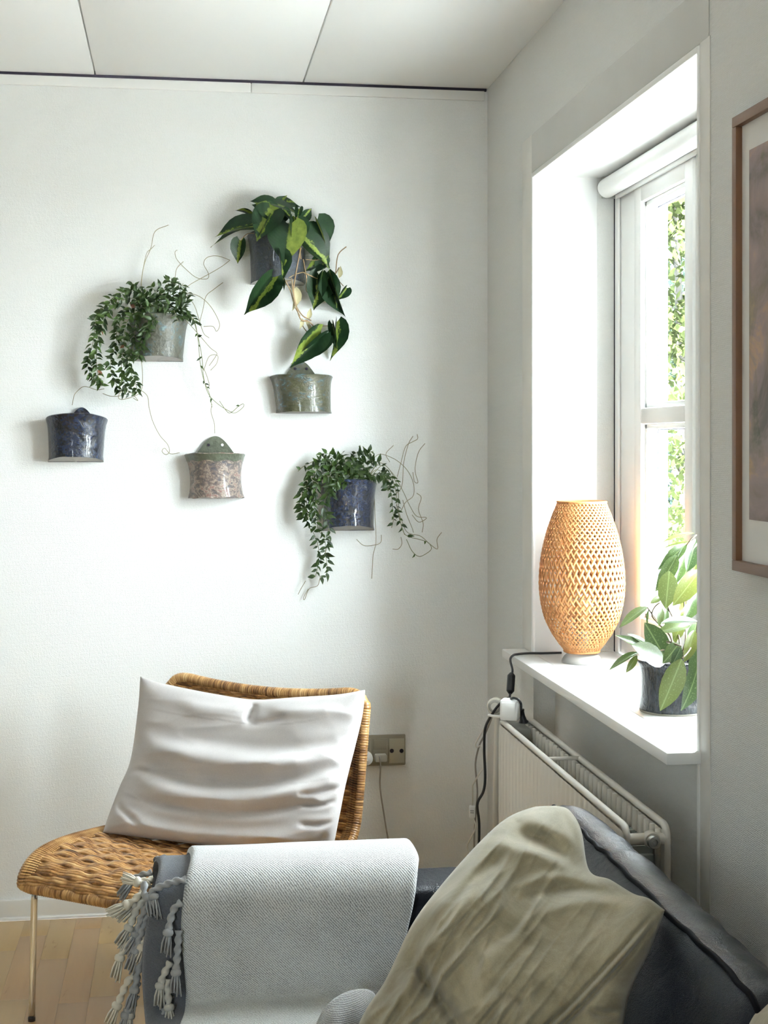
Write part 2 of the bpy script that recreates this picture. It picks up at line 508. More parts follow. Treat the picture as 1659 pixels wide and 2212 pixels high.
# unseen window added behind the camera to give frontal fill light
w2 = thing('window_fill', ((RX0 + RX1) / 2, YB, RZ0), kind=S)
b = MB()
for x in (RX0, RX1 - 0.06): b.box(x, x + 0.06, YB - 0.12, YB - 0.05, RZ0, RZ1)
b.box(RX0, RX1, YB - 0.12, YB - 0.05, RZ0, RZ0 + 0.06); b.box(RX0, RX1, YB - 0.12, YB - 0.05, RZ1 - 0.06, RZ1)
b.build('frame', M_WHITE, w2, bevel=0.003)
MB().box(RX0 + 0.03, RX1 - 0.03, YB - 0.092, YB - 0.086, RZ0 + 0.03, RZ1 - 0.03).build('pane', M_GLASS, w2, smooth=False)
portal('window_portal', (XO + 0.02, (WY0 + WY1) / 2, (WZ0 + WZ1) / 2), (0, math.pi / 2, 0), WZ1 - WZ0 + 0.02, WY1 - WY0 + 0.02)
portal('rear_portal', ((RX0 + RX1) / 2, YB - 0.22, (RZ0 + RZ1) / 2), (math.pi / 2, 0, 0), RX1 - RX0 + 0.02, RZ1 - RZ0 + 0.02)

# roller blind
bl = thing('roller_blind', (1.105, 3.05, 2.0), 'white roller blind rolled up under the head of the window', 'blind')
zc, xc = 2.026, 1.108
M_BLIND = plain('blind_fabric', (0.80, 0.80, 0.79), 0.6)
MB().lathe([(0.0, 0.0), (0.024, 0.0), (0.0255, 0.004), (0.0255, 1.16), (0.0, 1.16)], (xc, 2.465, zc), (0, 1, 0), 32).build('roll', M_BLIND, bl, sharp=40)
MB().box(xc + 0.020, xc + 0.0265, 2.47, 3.62, zc - 0.030, zc - 0.018).build('bottom_bar', M_WHITE, bl, bevel=0.002)
for yy in (3.627, 2.45): MB().box(xc - 0.012, xc + 0.03, yy, yy + 0.013, zc - 0.025, zc + 0.0295).build('bracket', M_STEEL, bl, bevel=0.002)
MB().box(xc + 0.006, xc + 0.03, 2.463, 3.627, zc + 0.022, zc + 0.0295).build('head_rail', M_STEEL, bl, bevel=0.001)

# ------------------------------------------------------------------ outside the window
GZ = -0.35
M_PAVE = plain('pale_terrace', (0.74, 0.75, 0.74), 0.8, bump=(12, 0.3, 0.004), var=0.12)
MB().box(XO + 0.02, 30, -14, 40, GZ - 0.1, GZ).build('ground', M_PAVE, smooth=False, kind=S)
def tree_leaf_mat(name, c):
    g = G(name)
    col = g.ramp(g.noise(g.coord('Object'), 2.2, 3), [(0.3, tuple(x * 0.8 for x in c)), (0.7, tuple(min(1, x * 1.25) for x in c))])
    d = g.n('BsdfDiffuse', {'Color': col}); t = g.n('BsdfTranslucent', {'Color': col})
    return g.end(g.n('MixShader', {0: 0.45, 1: d, 2: t}))
M_BARK = plain('bark', (0.02, 0.019, 0.017), 0.9, bump=(25, 0.6, 0.01), var=0.3)
def garden_tree(x, y, h, r, trunks, mat, label, n, group, low=0.25, seed=1):
    rr = random.Random(seed)
    t = thing('garden_tree', (x, y, GZ), label, 'tree', group)
    for (dx, lean, rad) in trunks:
        pts = [(x + dx, y, GZ), (x + dx + lean * 0.4, y + 0.1, GZ + h * 0.4), (x + dx + lean, y + 0.05, GZ + h * 0.85)]
        MB().tube(smooth_path(pts, 12), lambda u, rad=rad: rad * (1 - 0.6 * u), 10).build('trunk', M_BARK, t)
    b = MB()
    cl = [(Vector((x + rr.gauss(0, r * 0.5), y + rr.gauss(0, r * 0.5), GZ + h * rr.uniform(low, 1.0))), rr.uniform(0.25, 0.5) * r) for _ in range(70)]
    for i in range(n):
        c, cr = rr.choice(cl)
        p = c + Vector((rr.gauss(0, 1), rr.gauss(0, 1), rr.gauss(0, 0.7))) * cr * 0.6
        a = Vector((rr.gauss(0, 1), rr.gauss(0, 1), rr.gauss(0, 1) - 0.4)).normalized()
        q = a.orthogonal().normalized(); s = rr.uniform(0.05, 0.095)
        q = Matrix.Rotation(rr.uniform(0, 6.28), 3, a) @ q
        b.add([p, p + a * s * 0.5 + q * s * 0.35, p + a * s, p + a * s * 0.5 - q * s * 0.35], [(0, 1, 2, 3)])
    b.build('foliage', mat, t, smooth=False, kind='stuff')
M_TL1 = tree_leaf_mat('tree_leaf_yellow_green', (0.0125, 0.0165, 0.0065))
M_TL2 = tree_leaf_mat('tree_leaf_blue_green', (0.0085, 0.0140, 0.0120))
garden_tree(3.80, 10.6, 5.2, 0.9, [(0, 0.25, 0.07), (0.16, -0.2, 0.05), (-0.2, -0.3, 0.04)], M_TL1, 'slender yellow-green garden tree with several trunks outside the window', 15000, None, 0.2, 3)
garden_tree(5.55, 15.2, 4.4, 1.1, [(0, 0.2, 0.06)], M_TL2, 'blue-green bushy tree standing farther off beyond the window', 17000, None, 0.05, 5)

# ------------------------------------------------------------------ sofa along the window wall
def leather_mat():
    g = G('navy_leather')
    c = g.coord('Object')
    cell = g.n('TexVoronoi', {'Vector': c, 'Scale': 420.0}, feature='DISTANCE_TO_EDGE')
    wr = g.noise(g.coord('Object', (1, 0.45, 1), (0, 0, 0.5)), 26.0, 5, 0.6, 1.2)
    h = g.math('ADD', g.math('MULTIPLY', (cell, 'Distance'), 0.25), (wr, 'Fac'))
    col = g.ramp(g.noise(c, 6, 4), [(0.3, (0.005, 0.0065, 0.011)), (0.7, (0.010, 0.013, 0.021))])
    rg = g.n('MapRange', {'Value': (g.noise(c, 18, 4), 'Fac'), 3: 0.24, 4: 0.40})
    return g.end(g.bsdf(col, rg, 0, g.bump(h, 0.55, 0.006), Specular_IOR_Level=0.26))
M_LEATHER = leather_mat()
M_PIPING = plain('black_piping', (0.002, 0.002, 0.004), 0.7, Specular_IOR_Level=0.12)
M_THREAD = plain('grey_thread', (0.10, 0.12, 0.16), 0.7)

def loft(fn, stations, closed_n, name, mat, parent, **kw):
    """fn(s, k) -> point k of closed ring at station s"""
    b = MB(); n = closed_n
    vs = [fn(s, k) for s in stations for k in range(n)]
    fs = [(i * n + k, i * n + (k + 1) % n, (i + 1) * n + (k + 1) % n, (i + 1) * n + k) for i in range(len(stations) - 1) for k in range(n)]
    fs += [tuple(range(n)), tuple(range((len(stations) - 1) * n, len(stations) * n))]
    b.add(vs, fs)
    return b.build(name, mat, parent, **kw)

sofa = thing('sofa', (0.35, 1.5, 0), 'dark navy leather sofa along the window wall in front of the radiator', 'sofa')
# arm across the far end
def soft_box(x0, x1, y0, y1, z0, z1, r, name, mat, parent, seg=4, **kw):
    me = bpy.data.meshes.new(name)
    bm = bmesh.new()
    bmesh.ops.create_cube(bm, size=1)
    for v in bm.verts:
        v.co = Vector(((x0 + x1) / 2 + v.co.x * (x1 - x0), (y0 + y1) / 2 + v.co.y * (y1 - y0), (z0 + z1) / 2 + v.co.z * (z1 - z0)))
    bmesh.ops.bevel(bm, geom=list(bm.edges), offset=r, segments=seg, profile=0.5, affect='EDGES')
    bmesh.ops.recalc_face_normals(bm, faces=bm.faces)
    bm.to_mesh(me); bm.free()
    me.materials.append(mat)
    me.polygons.foreach_set('use_smooth', [True] * len(me.polygons))
    me.set_sharp_from_angle(angle=math.radians(50))
    return put(bpy.data.objects.new(name, me), parent, **kw)
arm = soft_box(-0.03, 0.69, 2.462, 2.60, 0.10, 0.583, 0.018, 'arm', M_LEATHER, sofa)
b = MB()
b.tube([(-0.01, 2.4655, 0.5655), (0.6, 2.4655, 0.5655)], 0.0026, 6)
b.build('seam', M_PIPING, arm)
soft_box(-0.05, 0.60, 0.6, 2.455, 0.12, 0.385, 0.035, 'seat', M_LEATHER, sofa)
# back cushions: rolled top with a piped seam
PROF = [(0.565, 0.30), (0.560, 0.40), (0.568, 0.48), (0.585, 0.56), (0.610, 0.63), (0.637, 0.688), (0.655, 0.712), (0.672, 0.720),
        (0.694, 0.719), (0.716, 0.712), (0.736, 0.699), (0.751, 0.680), (0.761, 0.655), (0.766, 0.61), (0.768, 0.50), (0.768, 0.30)]
def back_cushion(y0, y1, mat, name='back_cushion', dz=0.0, dx=0.0):
    dense = smooth_path([(x + dx, 0, z + dz) for x, z in PROF], 56)
    cx, cz = 0.675 + dx, 0.5 + dz
    st = [0.0, 0.004, 0.012, 0.024, 0.04] + [0.06 + 0.88 * i / 40 for i in range(41)] + [0.96, 0.976, 0.988, 0.996, 1.0]
    L = y1 - y0
    def fn(s, k):
        p = dense[k]
        e = min(s, 1 - s) * L
        q = 1 - 0.16 * (1 - min(1, e / 0.05)) ** 2.2
        y = y0 + s * L
        w = 0.0035 * noise.noise(Vector((p.x * 9, y * 22 + p.z * 16, p.z * 9))) * min(1, e / 0.05)
        sag = -0.006 * math.sin(s * 9) * 0.3
        return Vector((cx + (p.x - cx) * (q if e < 0.05 else 1) + w, y, cz + (p.z - cz) * q + w + sag))
    o = loft(fn, st, 56, name, mat, sofa)
    return o, fn, st
o, fn, st = back_cushion(1.555, 2.515, M_LEATHER)
# piping follows the ridge of the roll, then turns down at the near end
k0 = min(range(56), key=lambda k: (smooth_path([(x, 0, z) for x, z in PROF], 56)[k] - Vector((0.668, 0, 0.719))).length)
ridge = [fn(s, k0) + Vector((0, 0, 0.0022)) for s in st[:]]
end = [fn(st[0], max(0, k0 - j)) + Vector((-0.001, -0.002, 0.001)) for j in range(14, 0, -2)]
MB().tube(smooth_path(end + ridge, 140), 0.0040, 8).build('piping', M_PIPING, o)
o2, fn2, st2 = back_cushion(0.60, 1.548, M_LEATHER)
ridge2 = [fn2(s, k0) + Vector((0, 0, 0.0012)) for s in st2]
end2 = [fn2(st2[-1], max(0, k0 - j)) + Vector((-0.001, 0.002, 0.001)) for j in range(2, 26, 2)]
MB().tube(smooth_path(ridge2 + end2, 140), 0.0034, 8).build('piping', M_PIPING, o2)
soft_box(0.60, 0.765, 0.6, 2.50, 0.10, 0.45, 0.02, 'back_frame', M_LEATHER, sofa)
soft_box(-0.03, 0.69, 0.45, 0.59, 0.10, 0.583, 0.018, 'arm', M_LEATHER, sofa)
for (x, y) in ((0.02, 2.53), (0.70, 2.45), (0.02, 0.52), (0.70, 0.65)):
    MB().lathe([(0.012, 0.0), (0.018, 0.11)], (x, y, 0), (0, 0, 1), 16).build('leg', M_CHROME, sofa)

# ------------------------------------------------------------------ soft pillows from four boundary curves
def chain(pts, n):
    return smooth_path([Vector(p) for p in pts], n)
def crease_fn(creases):
    segs = []
    for (poly, kind, amp, w) in creases:
        pp = smooth_path([Vector((x, y, 0)) for x, y in poly], 24)
        segs.append((pp, kind, amp, w))
    def f(px, py):
        q = Vector((px, py, 0)); tot = 0
        for pp, kind, amp, w in segs:
            best = 1e9; sg = 0; tt = 0
            for i in range(len(pp) - 1):
                a, c = pp[i], pp[i + 1]; d = c - a
                t = max(0, min(1, (q - a).dot(d) / max(1e-6, d.length_squared)))
                e = q - (a + d * t)
                if e.length < best:
                    best = e.length; sg = 1 if d.x * e.y - d.y * e.x > 0 else -1; tt = (i + t) / (len(pp) - 1)
            if best > 5 * w: continue
            fade = min(1, 4 * tt + 0.12, 4 * (1 - tt) + 0.12)
            if kind == 'v': tot -= amp * fade * math.exp(-(best / w) ** 2)
            elif kind == 'r': tot += amp * fade * math.exp(-(best / w) ** 2)
            else: tot += amp * fade * (math.tanh(sg * best / w)) * math.exp(-(best / (3 * w)) ** 2)
        return tot
    return f
def pillow(name, edges, thick, n, m, mat, loc, label, creases=(), wr=None, back=None, pw=0.42, group=None, cat='cushion'):
    """edges: top, bottom (left to right), left, right (top to bottom) as lists of (px, py, d)"""
    T, B, Lf, Rt = chain(edges[0], n + 1), chain(edges[1], n + 1), chain(edges[2], m + 1), chain(edges[3], m + 1)
    cf = crease_fn(creases)
    front = []; backs = []
    for j in range(m + 1):
        v = j / m
        for i in range(n + 1):
            u = i / n
            P = T[i] * (1 - v) + B[i] * v + Lf[j] * (1 - u) + Rt[j] * u - (T[0] * (1 - u) * (1 - v) + T[n] * u * (1 - v) + B[0] * (1 - u) * v + B[n] * u * v)
            e = (4 * u * (1 - u)) * (4 * v * (1 - v))
            puff = max(0.0, e) ** pw
            w = wr(P.x, P.y, u, v) if wr else 0
            rim = min(1, 12 * min(u, 1 - u, v, 1 - v) + 0.0)
            dd = -(puff * thick + (cf(P.x, P.y) + w) * rim)
            front.append(at_d(P.x, P.y, P.z + dd))
            backs.append(at_d(P.x, P.y, P.z + puff * (back if back is not None else thick) + 0.004))
    bd = MB()
    k = len(front)
    fs = []
    for j in range(m):
        for i in range(n):
            a = j * (n + 1) + i
            fs.append((a, a + 1, a + n + 2, a + n + 1))
            fs.append((k + a, k + a + n + 1, k + a + n + 2, k + a + 1))
    ring = [i for i in range(n + 1)] + [j * (n + 1) + n for j in range(1, m + 1)] + [m * (n + 1) + i for i in range(n - 1, -1, -1)] + [j * (n + 1) for j in range(m - 1, 0, -1)]
    for q in range(len(ring)):
        a, c = ring[q], ring[(q + 1) % len(ring)]
        fs.append((a, k + a, k + c, c))
    uv = [((i / n), (j / m)) for j in range(m + 1) for i in range(n + 1)]
    bd.add(front + backs, fs, uv + uv)
    o = bd.build(name, mat, None, label=label, cat=cat, group=group)
    return o, (T, B, Lf, Rt)

def cotton_mat(name, c0, c1, rough=0.9, scale=(900, 900), sheen=0.15, blot=5.0, bump=0.25):
    g = G(name)
    u = g.n('TexCoord')
    m1 = g.n('Mapping', {'Vector': (u, 'Object'), 'Scale': (1, 1, 1)})
    w1 = g.noise(g.n('Mapping', {'Vector': (u, 'Object'), 'Scale': (1, 1, 7)}), scale[0], 2)
    w2 = g.noise(g.n('Mapping', {'Vector': (u, 'Object'), 'Scale': (6, 6, 1)}), scale[1], 2)
    h = g.math('ADD', (w1, 'Fac'), (w2, 'Fac'))
    bl = g.noise(m1, blot, 5, 0.65, 0.6)
    col = g.ramp(bl, [(0.32, c0), (0.68, c1)])
    tex = g.n('MapRange', {'Value': h, 1: 0.7, 2: 1.3, 3: 0.80, 4: 1.15})
    col2 = g.mix(1.0, col, (tex, 0), 'MULTIPLY')
    return g.end(g.bsdf(col2, rough, 0, g.bump(h, bump, 0.0008), Sheen_Weight=sheen))
M_KHAKI = cotton_mat('khaki_velvet_cotton', (0.225, 0.195, 0.120), (0.44, 0.395, 0.28), 0.85, (500, 500), 0.35, 9.0, 0.12)

def ridged(x, y, z):
    n = noise.noise(Vector((x, y, z)))
    return (1 - min(1, abs(n) * 2.2)) ** 2
def wr_khaki(px, py, u, v):
    # strain folds raking from the upper right to the lower left, crisper towards the left edge
    q = (px * 0.80 + py * 0.60) / 58.0; s = (px * -0.6 + py * 0.80) / 330.0
    w1 = ridged(q + 0.5 * noise.noise(Vector((px / 120, py / 120, 8))), s, 1.3)
    w2 = ridged(q * 2.1 + 7, s * 1.6, 4.1)
    a = noise.noise(Vector((px / 95, py / 95, 2.2)))
    m = max(0.10, 1 - ((px - 930) / 290) ** 2)
    return 0.021 * w1 * (0.10 + 0.90 * m) + 0.010 * w2 * (0.12 + m) + 0.011 * a
kh_cre = [
    ([(1128, 1778), (1180, 1812), (1240, 1860), (1276, 1890)], 's', -0.0204, 12),
    ([(1095, 1812), (1160, 1808), (1230, 1840), (1280, 1884)], 'v', 0.0272, 20),
    ([(1075, 1835), (1150, 1838), (1250, 1880), (1330, 1915)], 'r', 0.0238, 22),
    ([(1215, 1750), (1235, 1790), (1262, 1850)], 'v', 0.0102, 9),
    ([(1125, 1775), (1060, 1830), (980, 1930), (920, 2010)], 'r', 0.0102, 16),
    ([(1110, 1830), (1020, 1900), (950, 1985)], 'v', 0.0119, 14),
    ([(1060, 1900), (1000, 1960), (930, 2050)], 'r', 0.0119, 15),
    ([(1120, 1940), (1220, 1920), (1330, 1925)], 'v', 0.0102, 12),
    ([(1150, 1985), (1250, 1950), (1380, 1950)], 'r', 0.0102, 14),
    ([(1080, 1930), (1180, 1895), (1290, 1905)], 'r', 0.0085, 12),
    ([(895, 2050), (915, 2110), (960, 2170), (1010, 2240)], 'v', 0.0340, 18),
    ([(870, 2075), (880, 2140), (900, 2230)], 'r', 0.0170, 22),
    ([(1020, 2050), (1060, 2120), (1120, 2160), (1150, 2212)], 'v', 0.0102, 14),
    ([(1420, 1962), (1330, 2065), (1260, 2140), (1180, 2220), (1100, 2300)], 'v', 0.0102, 5),
    ([(1432, 1978), (1345, 2080), (1275, 2155), (1195, 2235), (1110, 2320)], 'v', 0.0102, 5),
    ([(1426, 1970), (1338, 2072), (1268, 2148), (1187, 2228)], 'r', 0.0085, 6),
    ([(1270, 2180), (1300, 2190), (1350, 2185)], 'v', 0.0136, 10),
]
pillow('cushion', (
    [(1178, 1742, 2.24), (1205, 1741, 2.23), (1232, 1752, 2.20), (1256, 1795, 2.15), (1273, 1880, 2.08), (1318, 1900, 2.04), (1368, 1930, 2.00), (1402, 1941, 1.965), (1436, 1966, 1.945)],
    [(690, 2420, 1.97), (900, 2500, 1.88), (1100, 2550, 1.80), (1290, 2560, 1.74)],
    [(1178, 1742, 2.24), (1150, 1744, 2.24), (1095, 1767, 2.22), (1040, 1815, 2.18), (965, 1898, 2.12), (893, 1992, 2.07), (832, 2118, 2.03), (778, 2205, 2.01), (690, 2420, 1.97)],
    [(1436, 1966, 1.945), (1428, 1990, 1.94), (1402, 2058, 1.91), (1366, 2132, 1.88), (1347, 2212, 1.85), (1290, 2560, 1.74)]),
    0.085, 170, 200, M_KHAKI, (0.4, 1.95, 0.4), 'large crumpled khaki cushion with a stitched hem leaning in the sofa corner', kh_cre, wr_khaki, back=0.05, pw=0.40)
pillow('cushion', (
    [(1668, 2160, 1.50), (1800, 2120, 1.42), (1980, 2120, 1.32)],
    [(1520, 2420, 1.40), (1700, 2520, 1.35), (1900, 2560, 1.28)],
    [(1668, 2160, 1.50), (1640, 2187, 1.49), (1618, 2212, 1.48), (1520, 2420, 1.40)],
    [(1980, 2120, 1.32), (1960, 2300, 1.28), (1900, 2560, 1.28)]),
    0.05, 50, 50, M_KHAKI, (0.5, 1.4, 0.4), 'second khaki cushion, only its corner in view at the lower right', [], wr_khaki, back=0.05, pw=0.4)

# ------------------------------------------------------------------ throw over the sofa arm
def throw_mat(name, dark, light, lo=0.42, hi=0.62, sc=1.0):
    g = G(name)
    uv = g.n('TexCoord')
    m = g.n('Mapping', {'Vector': (uv, 'UV'), 'Rotation': (0, 0, math.radians(-40))})
    wv = g.n('TexWave', {'Vector': m, 'Scale': 100.0 * sc, 'Distortion': 2.2, 'Detail': 2.0, 'Detail Scale': 3.0}, bands_direction='Y')
    fz = g.noise(g.n('Mapping', {'Vector': (uv, 'UV')}), 420.0, 3)
    big = g.noise(g.n('Mapping', {'Vector': (uv, 'UV')}), 14.0, 4)
    h = g.math('ADD', g.math('MULTIPLY', (wv, 'Fac'), 0.5), g.math('MULTIPLY', (fz, 'Fac'), 0.9))
    h2 = g.math('ADD', h, g.math('MULTIPLY', (big, 'Fac'), 0.35))
    col = g.ramp(g.math('MULTIPLY', h2, 0.6), [(lo - 0.1, dark), (hi, light)])
    return g.end(g.bsdf(col, 0.95, 0, g.bump(h, 0.7, 0.0022), Sheen_Weight=0.4))
M_THROW = throw_mat('pale_grey_wool_twill', (0.22, 0.225, 0.225), (0.72, 0.725, 0.72))
M_THROWD = throw_mat('slate_grey_felted_wool', (0.055, 0.062, 0.080), (0.15, 0.165, 0.195), 0.3, 0.75, 2.0)
throw = thing('throw_blanket', (0.2, 2.53, 0.6), 'pale grey woollen throw with twisted fringe draped over the sofa arm', 'blanket')
# profile across the arm: behind, over the top, down to the seat, forward
TP = [(2.628, 0.36), (2.628, 0.50), (2.624, 0.575), (2.612, 0.603), (2.585, 0.616), (2.545, 0.620), (2.500, 0.617), (2.465, 0.604), (2.446, 0.578),
      (2.440, 0.53), (2.436, 0.48), (2.430, 0.435), (2.412, 0.409), (2.375, 0.400), (2.30, 0.398), (2.15, 0.398)]
def sheet(xl, xr, off, th, nu, nv, name, mat, amp, seed, prof=TP):
    """xl, xr: functions of v giving the edges; off lifts the sheet off the arm"""
    P = smooth_path([(0, y, z) for y, z in prof], nv + 1)
    nr = []
    for j in range(nv + 1):
        t = (P[min(nv, j + 1)] - P[max(0, j - 1)]).normalized()
        nr.append(Vector((0, -t.z, t.y)) * -1 if False else Vector((0, t.z, -t.y)))
    L = [0]
    for j in range(nv): L.append(L[-1] + (P[j + 1] - P[j]).length)
    def pt(u, j, o):
        v = j / nv
        x = xl(v) + (xr(v) - xl(v)) * u
        w = amp * noise.noise(Vector((x * 6 + seed, L[j] * 5, 0.3)))
        e = min(u, 1 - u) * (xr(v) - xl(v))
        rnd = math.sqrt(max(0, 1 - (1 - min(1, e / 0.010)) ** 2))
        nn = nr[j] if nr[j].dot(Vector((0, -0.4, 1))) > 0 or j > nv * 0.3 else -nr[j]
        return P[j] + Vector((x, 0, 0)) + OUT[j] * (off + w + (o * rnd if o > 0 else 0))
    OUT = []
    for j in range(nv + 1):
        t = (P[min(nv, j + 1)] - P[max(0, j - 1)]).normalized()
        q = Vector((0, -t.z, t.y))
        # left-hand normal of the path pointing away from the arm
        q = Vector((0, t.z, -t.y))
        OUT.append(q if False else q)
    # make sure the normals point outward (up on top)
    mid = max(range(nv + 1), key=lambda j: P[j].z)
    if OUT[mid].z < 0: OUT = [-q for q in OUT]
    b = MB()
    us = [0, 0.004, 0.01, 0.018, 0.03] + [0.03 + 0.94 * i / nu for i in range(1, nu)] + [0.97, 0.982, 0.99, 0.996, 1.0]
    n = len(us)
    top = [pt(u, j, th) for j in range(nv + 1) for u in us]
    bot = [pt(u, j, 0) for j in range(nv + 1) for u in us]
    uv = [((xl(0) + (xr(0) - xl(0)) * u), L[j]) for j in range(nv + 1) for u in us]
    k = len(top); fs = []
    for j in range(nv):
        for i in range(n - 1):
            a = j * n + i
            fs.append((a, a + 1, a + n + 1, a + n)); fs.append((k + a, k + a + n, k + a + n + 1, k + a + 1))
        fs.append((j * n, (j + 1) * n, k + (j + 1) * n, k + j * n)); fs.append((j * n + n - 1, k + j * n + n - 1, k + (j + 1) * n + n - 1, (j + 1) * n + n - 1))
    for i in range(n - 1):
        fs.append((i, k + i, k + i + 1, i + 1)); a = nv * n + i; fs.append((a, a + 1, k + a + 1, k + a))
    b.add(top + bot, fs, uv + uv)
    return b.build(name, mat, throw), pt
def xl_up(v): return 0.016 - 0.030 * max(0, v - 0.35) + 0.006 * math.sin(v * 21)
def xr_up(v): return 0.420 - 0.045 * max(0, min(1, (v - 0.42) / 0.2))
def xl_lo(v): return -0.040 - 0.05 * max(0, v - 0.35) + 0.008 * math.sin(v * 17 + 1)
def xr_lo(v): return 0.405 - 0.05 * max(0, min(1, (v - 0.42) / 0.2))
o, pt_lo = sheet(xl_lo, xr_lo, 0.000, 0.009, 40, 90, 'under_layer', M_THROWD, 0.002, 3.0)
o['label'] = 'dark grey underside layer'
o, pt_up = sheet(xl_up, xr_up, 0.0115, 0.012, 60, 110, 'upper_layer', M_THROW, 0.003, 9.0)
# gathered end of the throw lying on the seat
M_RIB = throw_mat('grey_wool_fold', (0.16, 0.16, 0.155), (0.46, 0.46, 0.45), 0.38, 0.66, 0.8)
fold_path = [(672, 2235, 2.16), (700, 2178, 2.18), (733, 2150, 2.20), (765, 2138, 2.22), (795, 2137, 2.23), (812, 2152, 2.22), (822, 2200, 2.20)]
fp = chain(fold_path, 40)
def ffn(u, v):
    i = min(39, int(u * 39.999)); q = fp[i].lerp(fp[min(39, i + 1)], u * 39.999 - i) if i < 39 else fp[39]
    # rolls over: near lip falls forward and down
    a = v * 2.4
    px = q.x + (760 - q.x) * 0.10 * v; py = q.y + 10 * (1 - math.cos(a * 1.3)) + 150 * max(0, v - 0.12) * (0.55 + 0.3 * math.sin(u * 3))
    d = q.z - 0.05 * math.sin(min(1.57, a)) + 0.006 * math.sin(u * 26 + v * 3) * v
    return at_d(px, py, d)
MB().grid(ffn, 60, 30, uvfn=lambda u, v: (u * 0.2, v * 0.2)).build('folded_end', M_RIB, throw)
# twisted tassels along both left edges
M_YARN = [plain('cream_yarn', (0.66, 0.62, 0.53), 0.95, bump=(900, 0.3), var=0.12), plain('grey_yarn', (0.33, 0.34, 0.35), 0.95, bump=(900, 0.3), var=0.15), plain('mottled_yarn', (0.50, 0.49, 0.45), 0.95, bump=(900, 0.3), var=0.2)]
def tassel(pts, ci, r=0.0054):
    P = smooth_path([at_d(*p) for p in pts], 44)
    L = sum((P[i + 1] - P[i]).length for i in range(43))
    kn = int(43 * max(0.5, 1 - 0.035 / L))
    b = MB()
    b.tube(P[:kn + 1], r, 10, lobes=2, lob=0.30, twist=2 * math.pi / 0.030)
    c = P[kn]; t = (P[-1] - P[kn]).normalized()
    b.lathe([(0.002, -0.007), (r * 1.5, -0.004), (r * 1.75, 0.0), (r * 1.5, 0.004), (0.002, 0.007)], c, t, 12)
    q = t.orthogonal().normalized(); w = t.cross(q)
    Lb = (P[-1] - P[kn]).length * 1.05
    for k in range(11):
        a = k * 2.4; rr = r * 1.35 * math.sqrt((k + 0.5) / 11)
        e = (q * math.cos(a) + w * math.sin(a))
        ln = Lb * (0.8 + 0.25 * ((k * 7) % 5) / 5)
        b.tube([c + e * rr * 0.5, c + e * rr * 1.25 + t * ln * 0.5, c + e * rr * (1.2 + 0.08 * k % 0.6) + t * ln], lambda u: 0.0024 * (1 - 0.5 * u), 5)
    b.build('tassel', M_YARN[ci], throw)
TS = [  # (points px, py, depth), yarn
    ([(322, 1908, 2.46), (300, 1935, 2.44), (262, 1962, 2.43), (232, 1976, 2.42)], 0),
    ([(330, 1900, 2.47), (300, 1905, 2.46), (278, 1902, 2.46), (262, 1895, 2.46)], 0),
    ([(328, 1885, 2.50), (295, 1895, 2.50), (270, 1920, 2.49), (256, 1940, 2.48)], 1),
    ([(312, 1915, 2.455), (305, 1935, 2.45), (285, 1962, 2.44), (256, 1990, 2.43)], 2),
    ([(318, 1935, 2.44), (296, 1965, 2.43), (278, 2005, 2.42), (252, 2045, 2.41)], 2),
    ([(322, 1945, 2.435), (304, 1985, 2.425), (288, 2030, 2.42), (266, 2058, 2.41)], 1),
    ([(318, 1975, 2.43), (305, 2015, 2.42), (290, 2060, 2.415), (276, 2100, 2.41)], 1),
    ([(315, 2010, 2.425), (285, 2028, 2.42), (262, 2060, 2.41), (246, 2118, 2.40)], 0),
    ([(310, 2014, 2.43), (312, 2032, 2.42), (296, 2060, 2.415), (288, 2078, 2.415)], 0),
    ([(308, 2068, 2.42), (298, 2100, 2.41), (290, 2140, 2.405), (278, 2185, 2.40)], 1),
    ([(295, 2106, 2.415), (276, 2120, 2.41), (256, 2165, 2.40), (232, 2215, 2.395)], 0),
    ([(298, 2120, 2.415), (282, 2160, 2.405), (270, 2200, 2.40), (262, 2240, 2.40)], 1),
    ([(294, 2150, 2.41), (284, 2180, 2.405), (276, 2215, 2.40), (272, 2240, 2.40)], 2),
    ([(402, 1900, 2.435), (372, 1906, 2.43), (330, 1925, 2.425), (338, 1950, 2.415), (336, 1985, 2.41)], 1),
    ([(312, 1905, 2.44), (312, 1930, 2.43), (325, 1945, 2.42), (332, 1982, 2.41)], 1),
    ([(392, 1948, 2.415), (374, 1968, 2.41), (362, 2020, 2.405), (356, 2064, 2.40)], 1),
    ([(386, 2010, 2.412), (384, 2050, 2.405), (380, 2100, 2.40), (378, 2150, 2.395)], 1),
    ([(368, 2078, 2.41), (352, 2110, 2.405), (342, 2150, 2.40), (342, 2178, 2.395)], 2),
    ([(362, 2115, 2.408), (362, 2145, 2.402), (366, 2185, 2.396), (368, 2225, 2.39)], 2),
    ([(356, 2178, 2.404), (352, 2200, 2.40), (352, 2235, 2.395), (352, 2260, 2.39)], 1),
]
for i, (pts, ci) in enumerate(TS):
    tassel([(x, y, d - (0.022 if i >= 15 and y > 1990 else 0.008 if i >= 13 else 0)) for x, y, d in pts], ci)
# rolled hem of the dark layer at the arm's far side
hem = smooth_path([at_d(336, 1858, 2.58), at_d(352, 1853, 2.60), at_d(372, 1862, 2.58), at_d(395, 1870, 2.56), at_d(408, 1876, 2.54)], 30)
MB().tube(hem, lambda u: 0.006 * (0.9 + 0.25 * math.sin(u * 31)), 8).build('rolled_hem', M_THROWD, throw)

